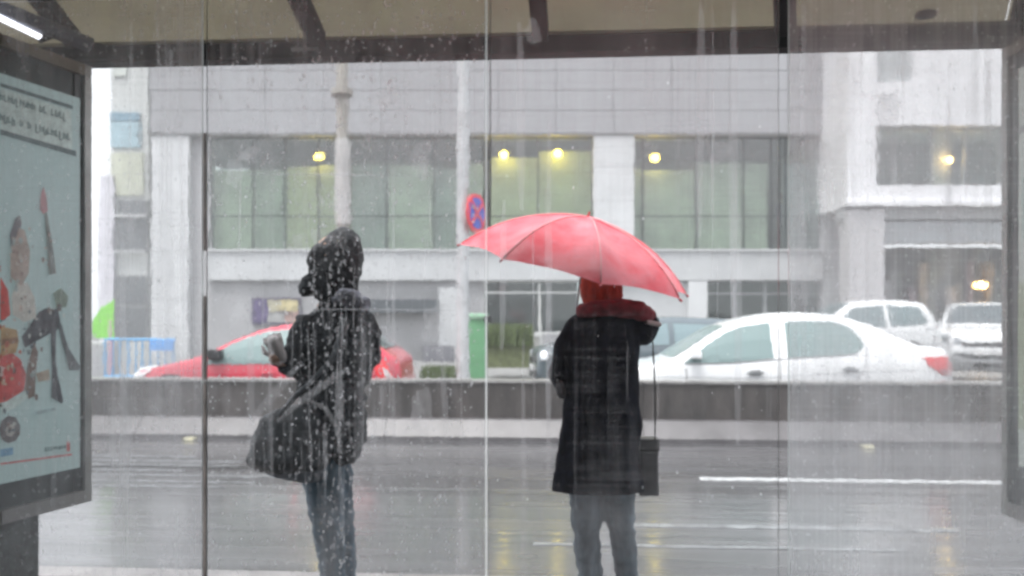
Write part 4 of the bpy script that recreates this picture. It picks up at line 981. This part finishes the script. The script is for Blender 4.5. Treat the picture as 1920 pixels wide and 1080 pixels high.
for px, py, rr, el in ((560, 455, .03, 1.2), (590, 440, .02, 1.6), (470, 290, .05, .6), (440, 330, .03, 2), (640, 385, .05, .8), (790, 300, .045, 1.5), (820, 620, .06, 1.6), (790, 780, .05, 2), (450, 600, .04, 1.8), (520, 250, .04, .6), (720, 190, .05, 1), (1525, 280, .045, .8), (1560, 330, .04, 2), (1660, 200, .05, 1.4), (1770, 290, .05, 1), (1640, 760, .06, .8), (1750, 560, .05, 1.3), (240, 420, .045, 1.6), (300, 760, .05, 1), (1000, 60, .04, 1.2), (1350, 290, .04, 1.2)):
    splash(px, py, rr, el)
    if rr > .04: splash(px + random.uniform(-12, 12), py + random.uniform(-14, 14), rr * .55, el)
for v in bm.verts: v.co.y += random.uniform(.0004, .0009)
bm.transform(MZ); o = obj('water_runs', bm, thin_m, bs); o['kind'] = 'stuff'
def smear(pts, wd, m=thin_m, name='smear', dy=0.0012):
    b_ = bmesh.new(); prev = None; P3 = [on_glass(x, y) for x, y in pts]
    for i, p in enumerate(P3):
        d = (P3[min(i + 1, len(P3) - 1)] - P3[max(i - 1, 0)]).normalized(); nn = Vector((-d.z, 0, d.x)); h = wd / 2 * (1 if 0 < i < len(P3) - 1 else .5)
        cur = (b_.verts.new(p + nn * h + Vector((0, dy, 0))), b_.verts.new(p - nn * h + Vector((0, dy, 0))))
        if prev: b_.faces.new((prev[0], prev[1], cur[1], cur[0]))
        prev = cur
    sh(name, b_, m)
smear([(560, 685), (535, 715), (500, 755), (452, 812)], .026)
smear([(655, 690), (610, 720), (560, 755), (520, 790)], .022)
smear([(575, 748), (610, 765), (632, 800), (640, 850)], .016)
smear([(632, 690), (636, 760), (634, 850)], .012)
smear([(590, 580), (720, 580), (852, 582)], .0045, water_and_reflection_m, name='pale_glass_line')  # painted strip imitating a reflection in the glass
smear([(455, 327), (640, 328), (816, 331)], .005, water_and_reflection_m, name='pale_glass_line')  # this and the next two strips paint a frame's reflected outline
smear([(452, 332), (450, 400), (449, 470)], .007, water_and_reflection_m, name='pale_glass_line')
smear([(804, 335), (806, 400), (808, 462)], .005, water_and_reflection_m, name='pale_glass_line')
smear([(455, 268), (478, 284), (490, 282), (484, 270)], .006)
smear([(668, 262), (682, 272), (680, 280)], .006)
smear([(172, 714), (640, 716), (900, 718)], .0022, name='pale_glass_line')  # thin pale line across the glass at barrier-top height

# ------------------------------------------------------------------ advertising panels
frame_m = mat('ad_frame', (.44, .45, .43), .45, metal=.3, noise_s=6, noise_a=.25)
frame_d = mat('ad_frame_dark', (.085, .10, .105), .35, noise_s=4, noise_a=.25)
class Panel:
    def __init__(s, name, X0, Y0, dirv, length, label, sgn):
        s.o = root(name, (X0, Y0, 0), label, 'advertising panel')
        s.p = Vector((X0, Y0, 0)); s.d = Vector((dirv[0], dirv[1], 0)).normalized(); s.n = Vector((-s.d.y, s.d.x, 0)) * sgn; s.L = length
    def hit(s, px, py, off=0):
        """local (t along, z) where a ray of the photograph meets the poster plane"""
        tx = (px - 960) / F; p = s.p + s.n * off
        # p + t d = k (tx,1)
        det = s.d.x * (-1) - s.d.y * (-tx)
        t = (-p.x * (-1) - (-p.y) * (-tx)) / det
        k = p.y + s.d.y * t
        return t, 1.4 - (py - 600) / F * k
    def w(s, t, z, off=0): return s.p + s.d * t + s.n * off + Vector((0, 0, z))
    def slab(s, name, t0, t1, z0, z1, o0, o1, m, par=None):
        pts = [s.w(t0, z0, o0), s.w(t1, z0, o0), s.w(t1, z1, o0), s.w(t0, z1, o0)]
        return obj(name, prism(pts, s.n * (o1 - o0)), m, par or s.o, world=True)
    def poly(s, name, pix, m, par=None, off=.004):
        pts = []
        for x, y in pix:
            t, z = s.hit(x, y); pts.append(s.w(t, z, off))
        bm = prism(pts, s.n * .0008); bmesh.ops.triangulate(bm, faces=[f for f in bm.faces if len(f.verts) > 4])
        return obj(name, bm, m, par or s.o, world=True)
LP = Panel('advertising_panel', -1.505, 2.85, (-.329, -1), 1.25, 'left advertising panel with a pale green poster of figures in a grey frame', 1)
if LP.n.x < 0: LP.n = -LP.n
def ad_box(pn, T, leg_t):
    L = pn.L
    pn.slab('side_frame', 0, .028, .757, 2.30, -.06, .012, frame_m)
    pn.slab('side_frame', L - .03, L, .757, 2.30, -.06, .012, frame_m)
    pn.slab('top_frame', .0285, L - .0305, 2.262, 2.30, -.06, .012, mat('ad_top_frame', (.28, .25, .19), .45, noise_s=5, noise_a=.2))
    pn.slab('bottom_frame', .0285, L - .0305, .757, .80, -.06, .012, mat('ad_bottom_frame', (.42, .42, .41), .4, noise_s=5, noise_a=.2))
    pn.slab('backing', .029, L - .031, .801, 2.261, -.055, -.006, frame_d)
    pn.slab('mask_border', .029, .062, .801, 2.261, -.0055, .0, frame_d)
    pn.slab('leg', leg_t, leg_t + .16, .1, .756, -.05, -.01, mat('leg_grey', (.13, .15, .15), .6, noise_s=25, noise_a=.4))
poster_m = mat('poster_paper', (.42, .54, .54), .45, noise_s=3, noise_a=.06, emit=(.42, .56, .57), es=.13)
t65, _ = LP.hit(65, 1050, -.03)
ad_box(LP, 0, t65)
t1, zt = LP.hit(150, 185); _, zb = LP.hit(145, 877)
ps = LP.slab('poster', t1, LP.L - .1, zb, zt, -.0058, .002, poster_m)
ink = lambda c: tuple(.84 * a_ + .16 * b_ for a_, b_ in zip(c, (.42, .54, .54)))
pm_ = lambda nm, c=(.5, .5, .5), e=.10: mat(nm, ink(c), .45, noise_s=30, noise_a=.35, emit=c, es=e)
LP.poly('printed_box', [(0, 166), (133, 208), (136, 286), (0, 244)], pm_('print_pale', (.55, .66, .64)), ps, .003)
LP.poly('printed_rule', [(0, 156), (136, 199), (136, 206), (0, 163)], pm_('print_grey', (.10, .14, .15)), ps, .0045)
LP.poly('printed_rule', [(0, 243), (142, 284), (142, 294), (0, 253)], pm_('print_grey'), ps, .0045)
LP.poly('printed_rule', [(0, 868), (134, 850), (134, 853), (0, 871)], pm_('print_red', (.55, .08, .08)), ps, .0045)
random.seed(11)
lt = bmesh.new()
def glyph(x, y, w_, h_):
    k = random.random()
    segs = [(x, y, x + 1.7, y + h_)] + ([(x + w_ - 2, y + h_ * .3, x + w_ - .4, y + h_)] if k > .3 else []) + ([(x, y + h_ * .3, x + w_ - .6, y + h_ * .45)] if k > .5 else [(x, y + h_ - 2, x + w_ - .5, y + h_)])
    for a0, b0, a1, b1 in segs:
        pts = [LP.hit(a0, b0), LP.hit(a1, b0), LP.hit(a1, b1), LP.hit(a0, b1)]
        prism([LP.w(t, z, .0046) for t, z in pts], LP.n * .0008, lt)
for y0, sl, xe in ((176, .30, 122), (214, .29, 130)):
    x = -60
    while x < xe:
        if random.random() > .12: glyph(x, y0 + sl * x, 6.2, random.choice((13, 13, 17)))
        x += 7.4
x = 84
while x < 134: glyph(x, 838 - (x - 84) * .12, 3.5, random.choice((6, 8))); x += 5
o = obj('lettering', lt, pm_('print_letters', (.09, .13, .14)), ps, world=True); o['kind'] = 'stuff'
art = [('dark', (.05, .045, .06), [(72, 585), (85, 578), (108, 582), (112, 600), (106, 620), (92, 626), (80, 612), (66, 640), (46, 652), (40, 632), (60, 610)]),
       ('dark2', (.06, .06, .075), [(94, 620), (104, 618), (102, 680), (101, 736), (118, 751), (115, 757), (95, 745), (96, 690)]),
       ('dark3', (.06, .07, .08), [(104, 600), (112, 604), (126, 650), (134, 678), (148, 686), (146, 694), (128, 694), (118, 655)]),
       ('skin', (.42, .34, .30), [(26, 452), (34, 428), (44, 432), (54, 470), (52, 512), (38, 536), (18, 520), (18, 480)]),
       ('hair', (.16, .14, .16), [(28, 410), (36, 404), (40, 418), (32, 452), (20, 470), (18, 440)]),
       ('rose', (.45, .24, .26), [(76, 362), (81, 350), (86, 372), (88, 396), (80, 402), (74, 392)]),
       ('stick', (.22, .24, .23), [(82, 400), (86, 398), (96, 452), (100, 500), (104, 512), (90, 516), (92, 460)]),
       ('green', (.24, .30, .25), [(98, 550), (112, 540), (126, 556), (122, 576), (104, 578)]),
       ('red', (.62, .03, .02), [(-70, 650), (0, 668), (22, 662), (38, 674), (48, 702), (44, 732), (12, 752), (-70, 774)]),
       ('redtop', (.55, .05, .04), [(0, 520), (14, 545), (18, 590), (6, 600), (0, 600)]),
       ('gold', (.42, .27, .12), [(0, 612), (30, 618), (34, 640), (28, 662), (10, 664), (0, 670)]),
       ('brownband', (.24, .12, .06), [(0, 636), (32, 632), (33, 642), (0, 648)]),
       ('teal', (.10, .22, .26), [(0, 552), (8, 556), (10, 600), (0, 604)]),
       ('pale', (.66, .68, .64), [(0, 758), (30, 744), (48, 734), (52, 744), (28, 764), (0, 778)]),
       ('wheel', (.16, .14, .15), [(-4, 806), (2, 788), (14, 779), (28, 782), (36, 797), (36, 812), (28, 826), (14, 831), (2, 824)]),
       ('hubcap', (.45, .44, .42), [(8, 806), (14, 794), (24, 796), (27, 808), (20, 818), (11, 817)]),
       ('windscreen', (.60, .62, .60), [(-30, 690), (-4, 684), (10, 690), (4, 706), (-30, 712)]),
       ('brown', (.20, .14, .12), [(50, 690), (62, 640), (70, 660), (66, 700), (64, 742), (52, 748), (46, 730)]),
       ('tan', (.40, .33, .26), [(66, 700), (90, 692), (92, 712), (70, 716)]),
       ('shade', (.32, .42, .44), [(60, 772), (100, 764), (104, 768), (64, 778)]),
       ('blue', (.18, .34, .50), [(0, 842), (24, 838), (24, 852), (0, 856)]),
       ('redmark', (.55, .14, .14), [(124, 828), (130, 828), (130, 846), (124, 846)]),
       ('blouse', (.55, .54, .50), [(28, 532), (50, 530), (64, 560), (66, 596), (44, 604), (22, 590), (20, 556)])]
random.seed(31)
pal = {'warm': [(.42, .10, .06), (.35, .22, .10), (.45, .34, .22), (.12, .07, .05), (.55, .50, .42), (.5, .04, .03)], 'cool': [(.07, .08, .10), (.14, .17, .19), (.30, .36, .36), (.20, .15, .14), (.45, .48, .46)], 'skin': [(.45, .36, .32), (.30, .22, .20), (.5, .46, .42), (.36, .42, .42)]}
for k_, zone, cnt in (('warm', (-40, 610, 40, 760), 46), ('cool', (30, 560, 78, 750), 30), ('cool', (-40, 770, 40, 832), 14), ('skin', (8, 405, 62, 600), 34), ('warm', (-40, 500, 14, 610), 14), ('skin', (76, 430, 104, 520), 8), ('cool', (76, 560, 124, 620), 12)):
    for _ in range(cnt):
        x = min(zone[2], max(zone[0], random.gauss((zone[0] + zone[2]) / 2, (zone[2] - zone[0]) / 4.6))); y = min(zone[3], max(zone[1], random.gauss((zone[1] + zone[3]) / 2, (zone[3] - zone[1]) / 4.2))); r0 = random.uniform(1.6, 4.2); a0 = random.uniform(0, 6); el = random.uniform(.4, 2.2)
        pg = [(x + math.cos(a0 + t * 1.047) * r0 * random.uniform(.6, 1.2), y + math.sin(a0 + t * 1.047) * r0 * el * random.uniform(.6, 1.2)) for t in range(6)]
        ci = random.randrange(len(pal[k_])); LP.poly('printed_patch', pg, pm_('patch_%s%d' % (k_, ci), pal[k_][ci]), ps, .0086 + .0001 * (_ % 9))
for i, (nm, cc, pp) in enumerate(art): LP.poly('printed_figure', pp, pm_('print_' + nm, cc), ps, .0042 + .0009 * (i % 4))
# strip lamp above the left panel
tl = root('strip_light', P(40, 52, 2.6), 'lit white strip light fixed above the left advertising panel', 'lamp')
a, b = P(-40, 14, 2.50), P(76, 70, 2.68)
obj('tube', bar(a, b, .0095, n=12), mat('lit_tube', (.9, .9, 1), .4, emit=(.88, .90, 1), es=1.6), tl, world=True)
obj('tube_housing', bar(a + Vector((-.005, .03, .028)), b + Vector((.10, .13, .018)), .028, n=8), mat('housing', (.05, .06, .09), .4), tl, world=True)
obj('tube_clip', bar(b + Vector((0, 0, -.012)), b + Vector((.03, .05, .03)), .010, n=8), blk, tl, world=True)

RP = Panel('advertising_panel', (1884 - 960) / F * 2.66, 2.66, (-.02, -1), 1.25, 'right advertising panel seen edge on, with a pale green and rust poster', 1)
if RP.n.x > 0: RP.n = -RP.n
ad_box(RP, 0, .4)
ps = RP.slab('poster', .075, RP.L - .1, .93, 2.21, -.0058, .002, mat('poster_paper_right', (.50, .56, .52), .45, noise_s=3, noise_a=.06, emit=(.50, .56, .52), es=.16))
for i, (t0, t1_, z0, z1, cc) in enumerate(((.075, .16, 1.05, 1.52, (.42, .50, .32)), (.17, .30, 1.2, 1.62, (.42, .22, .16)), (.10, .3, 1.66, 1.86, (.40, .58, .52)), (.08, .3, 2.0, 2.02, (.25, .28, .28)), (.12, .3, .96, 1.02, (.28, .38, .30)), (.19, .26, 1.02, 1.3, (.30, .34, .36)))):
    RP.slab('printed_figure', t0, t1_, z0, z1, .0022 + .0003 * i, .003 + .0003 * i, pm_('rprint%d' % i, cc), ps)

# ------------------------------------------------------------------ sleet in the air
random.seed(9)
bm = bmesh.new()
for i in range(420):
    Y = random.uniform(3.0, 9); p = P(random.uniform(150, 1900), random.uniform(60, 1000), Y); r = random.uniform(.0016, .0042)
    top_ = bm.verts.new(p + Vector((0, 0, r * 2.6))); bot = bm.verts.new(p - Vector((0, 0, r * 1.6)))
    rg = [bm.verts.new(p + Vector((math.cos(k * 2.094) * r, math.sin(k * 2.094) * r, 0))) for k in range(3)]
    for k in range(3): bm.faces.new((top_, rg[k], rg[(k + 1) % 3])); bm.faces.new((bot, rg[(k + 1) % 3], rg[k]))
o = obj('falling_sleet', bm, mat('sleet', (.85, .87, .9), .5)); tag(o, 'white sleet falling between the shelter glass and the barrier', 'sleet', kind='stuff')

# ------------------------------------------------------------------ wet air full of sleet
hz = bpy.data.materials.new('wet_air'); hz.use_nodes = True; n = hz.node_tree; n.nodes.clear()
o_ = n.nodes.new('ShaderNodeOutputMaterial'); v_ = n.nodes.new('ShaderNodeVolumePrincipled'); v_.inputs['Color'].default_value = (.93, .95, .97, 1); v_.inputs['Density'].default_value = .0045
n.links.new(v_.outputs[0], o_.inputs['Volume'])
HZ = obj('haze', box((-45, -8, -1.5), (45, 45, 13.5)), hz); tag(HZ, 'thin grey wet air between the shelter and the buildings', 'haze', kind='stuff')
